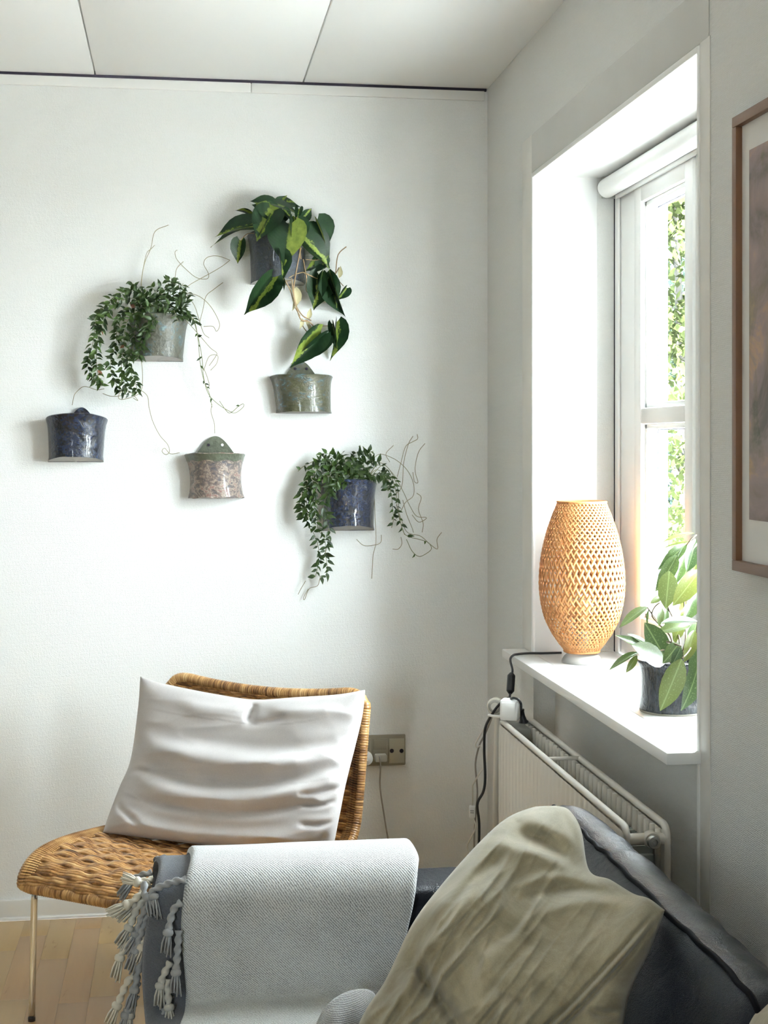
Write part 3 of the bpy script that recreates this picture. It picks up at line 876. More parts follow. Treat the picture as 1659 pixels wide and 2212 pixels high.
# ------------------------------------------------------------------ rattan chair by the back wall
def rattan_mat(name, stripe):
    g = G(name)
    info = g.n('ObjectInfo')
    off = g.n('VectorMath', {0: g.coord('Object', (1, 1, 1)), 1: g.n('CombineXYZ', {0: (info, 'Random'), 1: g.math('MULTIPLY', (info, 'Random'), 37.0), 2: 0.0})}, operation='ADD')
    n1 = g.noise(off, stripe, 4, 0.65)
    n2 = g.noise(off, 6.0, 3)
    h = g.math('ADD', g.math('MULTIPLY', (n1, 'Fac'), 0.7), g.math('MULTIPLY', (n2, 'Fac'), 0.3))
    rr = g.math('ADD', h, g.math('MULTIPLY', g.math('SUBTRACT', (info, 'Random'), 0.5), 0.16))
    col = g.ramp(rr, [(0.33, (0.055, 0.022, 0.008)), (0.43, (0.20, 0.085, 0.024)), (0.55, (0.46, 0.245, 0.085)), (0.70, (0.62, 0.40, 0.18))])
    return g.end(g.bsdf(col, 0.33, 0, g.bump(n1, 0.15, 0.0006), Coat_Weight=0.25, Coat_Roughness=0.2))
M_RATTAN = rattan_mat('rattan_cane', 26.0)
def wrap_mat():
    g = G('rattan_binding')
    uv = g.n('TexCoord')
    wv = g.n('Mapping', {'Vector': (uv, 'UV'), 'Scale': (0.6, 150.0, 1)})
    n1 = g.noise(wv, 1.0, 3, 0.7)
    n2 = g.noise(g.coord('Object'), 13.0, 3)
    h = g.math('ADD', g.math('MULTIPLY', (n1, 'Fac'), 0.6), g.math('MULTIPLY', (n2, 'Fac'), 0.4))
    col = g.ramp(h, [(0.36, (0.06, 0.025, 0.009)), (0.46, (0.24, 0.11, 0.035)), (0.55, (0.47, 0.27, 0.10)), (0.68, (0.66, 0.45, 0.22))])
    return g.end(g.bsdf(col, 0.35, 0, None, Coat_Weight=0.2))
M_WRAP = wrap_mat()
CO = Vector((-0.363, 3.457, 0))
EW = Vector((0.810, -0.5864, 0)); ED = Vector((0.5864, 0.810, 0))
CW = 0.605
chair = thing('rattan_chair', CO + EW * 0.3 + ED * 0.28, 'low woven rattan lounge chair on slim chrome legs by the back wall', 'chair')
CP = [(0.004, 0.312), (0.000, 0.330), (0.010, 0.350), (0.034, 0.370), (0.075, 0.384), (0.15, 0.388), (0.25, 0.382), (0.36, 0.372), (0.43, 0.366), (0.475, 0.368),
      (0.508, 0.388), (0.528, 0.425), (0.541, 0.48), (0.553, 0.55), (0.566, 0.63), (0.577, 0.70), (0.583, 0.738)]
cpd = smooth_path([(0, s, z) for s, z in CP], 260)
cl = [0]
for i in range(259): cl.append(cl[-1] + (cpd[i + 1] - cpd[i]).length)
CL = cl[-1]
def prof(a):
    """point and normal on the side profile at arc length a"""
    import bisect
    a = max(0, min(CL, a)); i = min(258, max(0, bisect.bisect_right(cl, a) - 1))
    t = (a - cl[i]) / (cl[i + 1] - cl[i])
    p = cpd[i].lerp(cpd[i + 1], t); d = (cpd[i + 1] - cpd[i]).normalized()
    return p, Vector((0, -d.z, d.y))
def shell(w, a, off=0.0):
    u = w / CW
    p, n = prof(a)
    s, z = p.y, p.z
    k = max(0, (a - CL * 0.75) / (CL * 0.25))
    z -= 0.026 * k * (1 - (2 * u - 1) ** 2)              # the top rail sags between its corners
    dish = -0.012 * (1 - (2 * u - 1) ** 2) * min(1, a / 0.1)
    q = CO + EW * w + ED * (s + n.y * (off + dish)) + Vector((0, 0, z + n.z * (off + dish)))
    return q
rail_r = 0.0125
seat = MB()
# stakes under the weave
for i in range(16):
    w = CW * (0.05 + 0.90 * i / 15)
    seat.tube([shell(w, 0.01 + (0.50 - 0.01) * t / 24, -0.004) for t in range(25)], 0.0035, 6)
seat = seat.build('seat', M_RATTAN, chair)
back = MB()
for i in range(16):
    w = CW * (0.05 + 0.90 * i / 15)
    back.tube([shell(w, 0.50 + (CL - 0.51) * t / 24, -0.004) for t in range(25)], 0.0035, 6)
back = back.build('backrest', M_RATTAN, chair)
# weft canes, in bands that pass over and under the stakes together
a = 0.012; row = 0
pitch = 0.0066
while a < CL - 0.012:
    band = row // 5
    ph = math.pi * (band % 2)
    inner = 0.014
    amp = 0.0023
    lift = 0.0018 * math.sin(math.pi * ((row % 5) + 0.5) / 5)
    pts = []
    for i in range(91):
        w = inner + (CW - 2 * inner) * i / 90
        o_ = amp * math.sin(math.pi * (w / CW - 0.05) / 0.90 * 15 + math.pi / 2 + ph)
        pts.append(shell(w, a + 0.0006 * math.sin(i * 0.9 + row), 0.001 + o_ + (lift if o_ > 0 else 0)))
    MB().tube(pts, 0.0045, 6, cap=False).build('rattan_strand', M_RATTAN, seat if a < 0.49 else back)
    a += pitch; row += 1
# rail all round, bound with cane
rail = []
for t in range(46): rail.append(shell(0.0, 0.012 + (CL - 0.05) * t / 45))
for (w, da) in ((0.006, 0.030), (0.018, 0.014), (0.036, 0.004), (0.06, 0.0)): rail.append(shell(w, CL - da))
for t in range(1, 20): rail.append(shell(0.06 + (CW - 0.12) * t / 20, CL))
for (w, da) in ((0.06, 0.0), (0.036, 0.004), (0.018, 0.014), (0.006, 0.030)): rail.append(shell(CW - w, CL - da))
for t in range(46): rail.append(shell(CW, 0.012 + (CL - 0.05) * (45 - t) / 45))
for t in range(1, 24): rail.append(shell(CW * (1 - t / 24), 0.006))
rail.append(rail[0])
tot = sum((rail[i + 1] - rail[i]).length for i in range(len(rail) - 1))
nw = int(tot / 0.0016)
rp = smooth_path(rail, nw)
MB().tube(rp[:-1], lambda u: rail_r * (1 + 0.10 * abs(math.sin(math.pi * u * tot / 0.0064))), 10, closed=True).build('frame', M_WRAP, chair)
# cane loops from the rail onto the weave
lp = MB()
for side in (0, 1):
    for t in range(150):
        a = 0.015 + (CL - 0.06) * t / 150
        w0, w1 = (0.0, 0.03) if side == 0 else (CW, CW - 0.03)
        lp.tube([shell(w0, a, 0.0125), shell((w0 + w1) / 2, a + 0.002, 0.010), shell(w1, a + 0.004, 0.003)], 0.0026, 4, cap=False)
lp.build('edge_binding', M_WRAP, chair, kind='stuff')
def leg(w, s, ztop, dw, ds):
    p0 = CO + EW * (w - dw) + ED * (s - ds); p1 = CO + EW * w + ED * s + Vector((0, 0, ztop))
    o = MB().tube(smooth_path([p0, p1], 8), 0.0078, 16).build('leg', M_CHROME, chair)
    MB().lathe([(0.0088, 0.0), (0.0088, 0.008), (0.008, 0.010)], p0, (0, 0, 1), 14).build('foot_cap', M_BLACK, o)
leg(0.026, 0.014, 0.335, 0.012, -0.003); leg(CW - 0.026, 0.014, 0.335, -0.012, -0.003)
leg(0.026, 0.46, 0.362, 0.012, -0.05); leg(CW - 0.026, 0.46, 0.362, -0.012, -0.05)
MB().tube([CO + EW * 0.02 + ED * 0.24 + Vector((0, 0, 0.362)), CO + EW * (CW - 0.02) + ED * 0.24 + Vector((0, 0, 0.362))], 0.007, 10).build('cross_bar', M_CHROME, chair)

# cushion leaning on the backrest
M_LINEN = cotton_mat('stone_linen', (0.50, 0.465, 0.455), (0.585, 0.55, 0.54), 0.9, (420, 420), 0.2, 4.0, 0.35)
def wr_linen(px, py, u, v):
    q = noise.noise(Vector((px / 170, py / 38 + 0.0016 * (px - 520) ** 2 / 60, 2.0)))
    q2 = noise.noise(Vector((px / 70, py / 26, 5.0)))
    q3 = ridged(px / 210, py / 50 + 0.9 * ((px - 520) / 270) ** 2 * (0.3 if px < 520 else -0.6), 3.3)
    e = math.exp(-((u - 1) / 0.16) ** 2) + math.exp(-(u / 0.12) ** 2)
    return 0.008 * q3 * (0.3 + 0.7 * v) + 0.006 * q * (0.4 + 0.6 * v) + 0.005 * q2 * (0.25 + e)
li_cre = [
    ([(300, 1592), (380, 1608), (470, 1620), (560, 1630), (660, 1624), (730, 1610)], 's', 0.0247, 13),
    ([(310, 1600), (400, 1632), (520, 1650), (640, 1648), (735, 1640)], 'r', 0.0145, 22),
    ([(272, 1662), (310, 1672), (360, 1690), (450, 1705), (560, 1706), (640, 1690), (735, 1664)], 's', 0.0203, 11),
    ([(250, 1715), (340, 1736), (460, 1752), (580, 1752), (700, 1722), (738, 1706)], 'v', 0.0159, 12),
    ([(245, 1728), (300, 1770), (400, 1790), (520, 1800), (640, 1790), (726, 1765)], 's', 0.0145, 14),
    ([(247, 1722), (262, 1750), (300, 1780)], 'v', 0.0174, 8),
    ([(552, 1513), (545, 1535), (535, 1562)], 'v', 0.0319, 9),
    ([(538, 1506), (500, 1525), (440, 1530), (380, 1515)], 'r', 0.0145, 18),
    ([(565, 1508), (610, 1530), (680, 1532), (740, 1520)], 'r', 0.0145, 18),
    ([(530, 1562), (570, 1560), (620, 1548)], 'v', 0.0116, 8),
    ([(735, 1700), (690, 1712), (640, 1716)], 'v', 0.0130, 7),
    ([(735, 1725), (700, 1738), (650, 1742)], 'v', 0.0116, 6),
    ([(728, 1770), (690, 1782), (640, 1780)], 'v', 0.0116, 7),
    ([(270, 1668), (300, 1664), (330, 1670)], 'v', 0.0145, 7),
    ([(710, 1800), (680, 1822), (650, 1832)], 'v', 0.0145, 8),
]
pillow('cushion', (
    [(303, 1461, 3.835), (360, 1478, 3.80), (470, 1500, 3.73), (552, 1511, 3.67), (640, 1506, 3.60), (730, 1500, 3.535), (789, 1490, 3.49)],
    [(222, 1798, 3.595), (330, 1812, 3.545), (470, 1828, 3.48), (600, 1838, 3.42), (718, 1842, 3.375)],
    [(303, 1461, 3.835), (298, 1530, 3.80), (282, 1640, 3.73), (258, 1700, 3.68), (238, 1752, 3.63), (222, 1798, 3.595)],
    [(789, 1490, 3.49), (783, 1545, 3.475), (768, 1610, 3.455), (748, 1690, 3.42), (732, 1770, 3.39), (718, 1842, 3.375)]),
    0.105, 170, 140, M_LINEN, (0, 3.6, 0.39), 'stone grey linen cushion, creased, leaning on the rattan chair', li_cre, wr_linen, back=0.05, pw=0.36)

# ------------------------------------------------------------------ glazed wall pots
def glaze(name, stops, sc=22.0, rough=0.16, bump=0.5, rim=None, seed=0.0, stretch=(1, 1, 1), coat=0.3):
    g = G(name)
    c = g.n('VectorMath', {0: g.coord('Object', stretch), 1: (seed, seed * 2.3, seed * 0.7)}, operation='ADD')
    n1 = g.noise(c, sc, 6, 0.68, 1.0)
    n2 = g.noise(c, sc * 3.2, 4, 0.6, 0.5)
    h = g.math('ADD', g.math('MULTIPLY', (n1, 'Fac'), 0.62), g.math('MULTIPLY', (n2, 'Fac'), 0.38))
    col = g.ramp(h, stops)
    hh = g.math('ADD', (n2, 'Fac'), g.math('MULTIPLY', (n1, 'Fac'), 0.6))
    return g.end(g.bsdf(col, rough, 0, g.bump(hh, bump, 0.006), Coat_Weight=coat, Coat_Roughness=0.07))
M_GL = {
    'ink': glaze('glaze_ink_blue', [(0.38, (0.004, 0.005, 0.008)), (0.47, (0.010, 0.011, 0.018)), (0.53, (0.012, 0.022, 0.055)), (0.58, (0.012, 0.012, 0.018)), (0.66, (0.07, 0.10, 0.15))], 30, seed=1),
    'moss': glaze('glaze_moss_and_turquoise', [(0.36, (0.035, 0.036, 0.028)), (0.47, (0.058, 0.058, 0.042)), (0.53, (0.080, 0.082, 0.060)), (0.58, (0.055, 0.085, 0.095)), (0.67, (0.18, 0.26, 0.27))], 24, 0.42, seed=5, coat=0.05),
    'olive': glaze('glaze_olive_and_teal', [(0.36, (0.035, 0.038, 0.022)), (0.46, (0.062, 0.064, 0.032)), (0.54, (0.075, 0.072, 0.05)), (0.59, (0.048, 0.08, 0.088)), (0.68, (0.20, 0.30, 0.32))], 20, 0.28, seed=9, stretch=(1, 1, 1.8)),
    'rose': glaze('glaze_cream_rose_and_slate', [(0.34, (0.035, 0.045, 0.065)), (0.43, (0.10, 0.09, 0.09)), (0.49, (0.17, 0.125, 0.11)), (0.54, (0.33, 0.28, 0.225)), (0.585, (0.20, 0.075, 0.072)), (0.64, (0.27, 0.235, 0.19)), (0.74, (0.30, 0.42, 0.42))], 26, 0.4, 0.6, seed=13, stretch=(1, 1, 1.3)),
    'cobalt': glaze('glaze_cobalt_silver', [(0.38, (0.005, 0.006, 0.009)), (0.46, (0.012, 0.013, 0.020)), (0.53, (0.010, 0.022, 0.070)), (0.59, (0.022, 0.022, 0.026)), (0.68, (0.10, 0.115, 0.14))], 32, 0.10, 1.0, seed=17, coat=0.8),
    'slate': glaze('glaze_slate_blue', [(0.38, (0.012, 0.016, 0.022)), (0.47, (0.035, 0.043, 0.050)), (0.53, (0.018, 0.028, 0.050)), (0.59, (0.065, 0.076, 0.084)), (0.70, (0.16, 0.18, 0.20))], 34, 0.32, seed=21),
    'char': glaze('glaze_charcoal_streaks', [(0.36, (0.006, 0.007, 0.010)), (0.50, (0.018, 0.021, 0.028)), (0.60, (0.05, 0.055, 0.065)), (0.72, (0.22, 0.24, 0.27))], 40, 0.2, 0.9, seed=29, stretch=(1, 1, 0.35)),
}
M_SAGE = glaze('glaze_sage_rim', [(0.35, (0.055, 0.062, 0.042)), (0.6, (0.105, 0.118, 0.082)), (0.75, (0.15, 0.158, 0.12))], 30, 0.3, 0.4, seed=3)
M_CLAY = plain('bare_grey_clay', (0.42, 0.41, 0.40), 0.9, bump=(120, 0.2), var=0.06)
M_SOIL = plain('potting_soil', (0.02, 0.014, 0.010), 0.95, bump=(90, 0.8, 0.006), var=0.4)
def wall_pot(key, label, rim, base, lift, tab=None, depth=0.096, band=None, group=None, scallop=0.0, hole=False):
    """rim: (x0, x1, y) ends of the rim on the wall, base: (x0, x1, y); lift: rise of the front edge; tab: (x0, x1, ytop)"""
    a, c = at_y(rim[0], rim[2], D), at_y(rim[1], rim[2], D)
    e, f = at_y(base[0], base[2], D), at_y(base[1], base[2], D)
    k = 0.985
    cx0, cx1 = (a.x + c.x) / 2 * k + 0.0, (e.x + f.x) / 2 * k
    cx0, cx1 = (a.x + c.x) / 2, (e.x + f.x) / 2
    r0, r1 = (c.x - a.x) / 2, (f.x - e.x) / 2
    z0, z1 = (a.z + c.z) / 2, (e.z + f.z) / 2
    pot = thing('wall_pot', ((cx0 + cx1) / 2, D, z1), label, 'planter', group)
    hgt = z0 - z1
    N, Mv = 40, 26
    def rad(v):      # v 0 bottom .. 1 rim
        waist = r1 + (r0 - r1) * (0.50 * v + 0.50 * v ** 7) if not band else r1 + (r0 - r1) * (0.1 * v + 0.9 * v ** 4)
        foot = 0.0025 * math.exp(-(v / 0.06) ** 2)
        return waist + foot - (0.006 if band else 0.0) * math.sin(math.pi * v)
    def P(th, v, inset=0.0):
        r = rad(v) - inset
        cx = cx1 + (cx0 - cx1) * v
        x = cx + r * math.cos(th)
        q = math.sin(th)
        dep = (depth * (0.82 + 0.18 * v ** 3)) - inset
        y = D - 0.002 - dep * q ** 0.9 if q > 0 else D - 0.002
        w = 0.0016 * noise.noise(Vector((x * 30, v * 4, cx0 * 9)))
        z = z1 + hgt * v + lift * q * (1 if inset == 0 else 1) + w + (0.003 * scallop * math.sin(th * 7) * (1 - v))
        return Vector((x, y - abs(w), z))
    b = MB()
    b.grid(lambda u, v: P(math.pi * u, v), N, Mv)                                   # outer wall
    b.grid(lambda u, v: P(math.pi * u, 1 - 0.5 * v, 0.006), N, 8, flip=True)         # inner wall
    b.grid(lambda u, v: P(math.pi * u, 1.0, 0.006 * v) + Vector((0, 0, 0.0025 * math.sin(math.pi * v))), N, 3)   # rounded lip
    b.grid(lambda u, v: Vector((P(math.pi * (1 - u), v).x if False else (cx1 + (cx0 - cx1) * v) - rad(v) * (1 - 2 * u), D - 0.002, z1 + hgt * v)), 8, 8)   # back
    body = b.build('body', M_GL[key], pot, weld=0.0003, sharp=60)
    # unglazed underside
    b = MB()
    b.grid(lambda u, v: (lambda q: Vector((cx1 + (q.x - cx1) * (0.02 + 0.98 * v), D - 0.002 + (q.y - D + 0.002) * (0.02 + 0.98 * v), q.z + 0.001 - lift * math.sin(math.pi * u) * (1 - v)))) (P(math.pi * u, 0.0)), N, 4)
    b.build('underside', M_CLAY, pot)
    MB().grid(lambda u, v: (lambda q: Vector((cx0 + (q.x - cx0) * v, D - 0.002 + (q.y - D + 0.002) * v, q.z - 0.004 + 0.004 * noise.noise(q * 60))))(P(math.pi * u, 0.90, 0.006)), 24, 6).build('soil', M_SOIL, pot)
    if band:
        b = MB()
        b.grid(lambda u, v: P(math.pi * u, 1 - band * v * (1 + 0.12 * math.sin(u * 29)), -0.0014), N, 5)
        b.build('rim_band', M_SAGE, pot)
    if tab:
        t0, t1 = at_y(tab[0], rim[2], D), at_y(tab[1], rim[2], D); tz = at_y(tab[0], tab[2], D).z
        hh = tz - z0; mid = (t0.x + t1.x) / 2; hw = (t1.x - t0.x) / 2
        pts = []
        for i in range(33):
            s = -1 + 2 * i / 32
            sh = (0.5 + 0.5 * math.cos(math.pi * s)) ** 0.62
            pts.append((mid + hw * s, z0 - 0.012 + (hh + 0.012) * sh))
        b = MB()
        y0, y1 = D - 0.001, D - 0.011
        fr = [(x, y1, z) for x, z in pts]; bk = [(x, y0, z) for x, z in pts]
        base_f = [(x, y1, z0 - 0.03) for x, z in pts]; base_b = [(x, y0, z0 - 0.03) for x, z in pts]
        n = len(pts); fs = []
        for i in range(n - 1):
            fs += [(i, i + 1, 2 * n + i + 1, 2 * n + i), (n + i, 3 * n + i, 3 * n + i + 1, n + i + 1), (i, n + i, n + i + 1, i + 1)]
        b.add(fr + bk + base_f + base_b, fs)
        o = b.build('hanging_tab', M_SAGE if band else M_GL[key], pot, sharp=50)
        hb = MB()
        for s in (-0.32, 0.32):
            hb.lathe([(0.0, 0.0), (0.0042, 0.0), (0.0042, 0.003), (0.0030, 0.0036)], (mid + hw * s * 0.9, y1 - 0.0002, z0 + hh * 0.52), (0, -1, 0), 14)
            o2 = hb.build('hole', M_PVC if (hole and s > 0) else M_DARKGAP, o); hb = MB()
    info = dict(cx=cx0, z=z0, r=r0, depth=depth, lift=lift, pot=pot)
    return info
PG = 'glazed pots hung on the back wall'
P1 = wall_pot('ink', 'ink blue glazed half pot, empty, lowest at the left end of the wall group', (99, 233, 907), (106, 222, 998), 0.016, (142, 212, 880), group=PG)
P2 = wall_pot('moss', 'grey-green glazed half pot under the bushy trailing vine', (278, 408, 692), (282, 394, 781), 0.012, None, group=PG)
P3 = wall_pot('olive', 'olive and teal glazed half pot, empty, below the heart-leaf plant', (582, 718, 815), (598, 714, 893), 0.004, (606, 692, 780), group=PG)
P4 = wall_pot('rose', 'cream and rose glazed half pot with a sage green rim and tab', (399, 529, 982), (408, 526, 1076), 0.004, (414, 516, 942), band=0.16, group=PG, scallop=0.6, hole=True)
P5 = wall_pot('cobalt', 'shiny cobalt blue half pot holding the lower right vine', (690, 813, 1048), (698, 806, 1146), 0.018, None, group=PG)
P6 = wall_pot('slate', 'slate blue glazed half pot holding the heart-leaf philodendron', (534, 662, 512), (543, 654, 616), 0.012, None, group=PG)

# ------------------------------------------------------------------ leaves
def leaf_mesh(name, prof, lobe, fold, droop, mat, cols=4, twist=0.0, wav=0.0):
    b = MB(); vs = []; uv = []
    m = len(prof)
    for (v, w) in prof:
        for i in range(cols + 1):
            s = -1 + 2 * i / cols
            x = s * w
            y = v - lobe * abs(s) ** 1.6 * max(0, 1 - v * 2.2)
            z = fold * abs(x) - droop * v * v + wav * math.sin(v * 9 + s * 2) * abs(s)
            a = twist * v
            vs.append((x * math.cos(a) - z * math.sin(a), y, x * math.sin(a) + z * math.cos(a))); uv.append((s * w + 0.5, v))
    fs = [(j * (cols + 1) + i, j * (cols + 1) + i + 1, (j + 1) * (cols + 1) + i + 1, (j + 1) * (cols + 1) + i) for j in range(m - 1) for i in range(cols)]
    b.add(vs, fs, uv)
    return b.mesh(name, mat)
def leaf_shader(g, col, rough=0.35, tl=0.3, normal=None, tcol=None, spec=0.5):
    b = g.bsdf(col, rough, 0, normal, Specular_IOR_Level=spec)
    t = g.n('BsdfTranslucent')
    src = tcol or col
    g.t.links.new(src.outputs[2 if src.bl_idname == 'ShaderNodeMix' else 0], t.inputs['Color'])
    return g.end(g.n('MixShader', {0: tl, 1: b, 2: t}))
def vine_leaf_mat(name, c0, c1):
    g = G(name); info = g.n('ObjectInfo')
    col = g.ramp((info, 'Random'), [(0.0, c0), (0.75, c1), (0.97, tuple(min(1, x * 1.5) for x in c1))])
    return leaf_shader(g, col, 0.4, 0.30)
M_VLEAF = vine_leaf_mat('vine_leaf_green', (0.010, 0.026, 0.006), (0.045, 0.085, 0.016))
def vmass_mat():
    g = G('vine_leaf_green_mass')
    col = g.ramp(g.noise(g.coord('Object'), 75.0, 2), [(0.3, (0.010, 0.026, 0.006)), (0.7, (0.045, 0.085, 0.016))])
    return leaf_shader(g, col, 0.4, 0.30)
M_VMASS = vmass_mat()
M_VRED = plain('vine_leaf_rust', (0.22, 0.09, 0.045), 0.5)
M_VSTEM = plain('vine_stem', (0.20, 0.21, 0.10), 0.6)
M_VDRY = plain('dry_tendril', (0.27, 0.24, 0.15), 0.7)
VP = [(0, 0.03), (0.12, 0.17), (0.3, 0.26), (0.5, 0.26), (0.72, 0.16), (0.9, 0.06), (1, 0.005)]
VMESH = [leaf_mesh('leaf', VP, 0.02, f, d, M_VLEAF, 2, tw) for f, d, tw in ((0.35, 0.15, 0.0), (0.5, 0.35, 0.3), (0.2, 0.25, -0.3), (0.6, 0.05, 0.5))]
VMESHR = leaf_mesh('leaf', VP, 0.02, 0.4, 0.3, M_VRED, 2, 0.2)
def place(mesh, base, tip, hint, ws, parent, name='leaf'):
    y = tip - base; L = y.length; y = y / L
    z = hint - y * hint.dot(y)
    if z.length < 1e-4: z = y.orthogonal()
    z.normalize(); x = y.cross(z)
    Mx = Matrix(((x.x * L * ws, y.x * L, z.x * L, base.x), (x.y * L * ws, y.y * L, z.y * L, base.y), (x.z * L * ws, y.z * L, z.z * L, base.z), (0, 0, 0, 1)))
    return put(bpy.data.objects.new(name, mesh), parent, Mx)
def px3(p, dw):
    """pixel point at a distance dw in front of the back wall"""
    return at_y(p[0], p[1], D - dw)
def strand(poly, dws, plant, rr, leaf_from=0.0, leaf_to=1.0, step=0.0085, size=(0.013, 0.022), stem_r=0.0009, red=0.0, mat=None, spread=1.0):
    n = len(poly)
    if stem_r < 0.00095: poly = [poly[0]] + [(x + rr.uniform(-7, 7), y + rr.uniform(-6, 6)) for x, y in poly[1:]]
    P = smooth_path([px3(p, dws[0] + (dws[1] - dws[0]) * i / (n - 1) + rr.uniform(-0.004, 0.004)) for i, p in enumerate(poly)], max(12, n * 7))
    for p in P: p.y = min(p.y, D - 0.004)
    MB().tube(P, stem_r, 5).build('stem', mat or M_VSTEM, plant)
    if step is None: return
    L = [0]
    for i in range(len(P) - 1): L.append(L[-1] + (P[i + 1] - P[i]).length)
    s = L[-1] * leaf_from; k = 0
    while s < L[-1] * leaf_to:
        i = min(range(len(P) - 1), key=lambda q: abs(L[q] - s))
        t = (P[i + 1] - P[i]).normalized()
        c = P[i] + Vector((rr.uniform(-0.004, 0.004), rr.uniform(-0.006, 0.0), rr.uniform(-0.004, 0.004))) * (1 if stem_r < 0.00095 else 0)
        sd = 1 if k % 2 else -1
        side = t.cross(Vector((0, -1, 0))) * sd
        dr = (side * rr.uniform(0.5, 1.1) + t * rr.uniform(0.1, 0.7) + Vector((rr.uniform(-.3, .3), -rr.uniform(0.1, 0.8), rr.uniform(-0.7, 0.15)))).normalized()
        sz = rr.uniform(*size)
        tip = c + dr * sz * spread
        tip.y = min(tip.y, D - 0.004)
        hint = Vector((rr.gauss(0.2, 0.5), -0.9, 0.5 + rr.gauss(0, 0.5)))
        me = VMESHR if rr.random() < red else rr.choice(VMESH)
        ws = rr.uniform(0.70, 1.08)
        if len(LEAVES[plant]) < 300:
            LEAVES[plant].append(place(me, c, tip, hint, ws, plant))
        else:
            MASS.setdefault(plant, []).append((VMESH[rr.randrange(4)], c, tip, hint, ws))
        s += step * rr.uniform(0.7, 1.35); k += 1
LEAVES = {}; MASS = {}
def build_mass(plant):
    b = MB()
    for me, c, tip, hint, ws in MASS.get(plant, []):
        y = tip - c; L = y.length; y = y / L
        z = (hint - y * hint.dot(y)).normalized(); x = y.cross(z)
        b.add([c + x * (v.co.x * L * ws) + y * (v.co.y * L) + z * (v.co.z * L) for v in me.vertices], [tuple(p.vertices) for p in me.polygons])
    if b.v: b.build('foliage', M_VMASS, plant, kind='stuff')

# bushy trailing vine in the grey-green pot
rr = random.Random(11)
v1 = thing('trailing_vine', (P2['cx'], D - 0.05, P2['z']), 'bushy small-leaved vine spilling left over the grey-green wall pot', 'plant', 'small-leaved vines on the wall')
LEAVES[v1] = []
for poly, dw, st in [
    ([(398, 690), (412, 680), (422, 700), (428, 735), (432, 780), (440, 820), (452, 850), (458, 880)], (0.06, 0.03), 0.030),
    ([(400, 690), (416, 690), (426, 720), (436, 770), (440, 815), (450, 850), (470, 872), (495, 888), (508, 892), (525, 880), (526, 872), (515, 878), (498, 892), (488, 886), (474, 866)], (0.06, 0.02), 0.060),
    ([(402, 692), (420, 712), (440, 735), (455, 752), (468, 762), (466, 770), (452, 790)], (0.05, 0.02), None),
    ([(405, 640), (420, 660), (430, 690), (440, 720), (452, 730)], (0.05, 0.02), None),
    ([(400, 632), (430, 640), (455, 662), (474, 698), (468, 716), (460, 705), (440, 705)], (0.04, 0.02), None),
    ([(430, 700), (438, 670), (445, 640), (462, 625), (482, 610)], (0.03, 0.015), None),
    ([(310, 640), (306, 610), (312, 570), (326, 535), (335, 500), (364, 486)], (0.04, 0.01), None),
    ([(304, 640), (306, 600), (316, 550), (326, 538), (334, 530)], (0.04, 0.015), None),
    ([(398, 625), (415, 612), (455, 590), (480, 575), (497, 562)], (0.03, 0.012), None),
    ([(497, 562), (470, 553), (448, 556), (440, 570), (450, 590), (448, 602), (425, 600), (400, 580), (382, 560), (378, 545), (383, 540)], (0.02, 0.01), None),
    ([(378, 600), (382, 580), (396, 565)], (0.03, 0.02), None),
    ([(305, 775), (308, 810), (306, 840), (298, 852), (270, 862), (256, 860), (262, 845), (280, 846), (298, 865), (288, 860)], (0.06, 0.03), None),
    ([(300, 840), (318, 855), (322, 880), (330, 910), (345, 940), (362, 960), (366, 976), (358, 982), (350, 975), (356, 968), (368, 980), (388, 978)], (0.05, 0.01), None),
    ([(458, 872), (456, 890), (463, 915), (464, 936)], (0.02, 0.01), None),
    ([(225, 840), (208, 842), (190, 836), (178, 836), (166, 846), (160, 855), (156, 875)], (0.04, 0.008), None),
    ([(262, 855), (240, 856), (222, 850)], (0.04, 0.02), None),
    ([(440, 800), (452, 770), (470, 768), (468, 785), (455, 800)], (0.03, 0.015), None),
    ([(432, 790), (442, 800), (452, 830), (448, 838)], (0.03, 0.02), None),
]:
    strand(poly, dw, v1, rr, 0.15, 0.9, st, (0.010, 0.017), 0.0010, mat=M_VDRY if st is None else M_VSTEM)
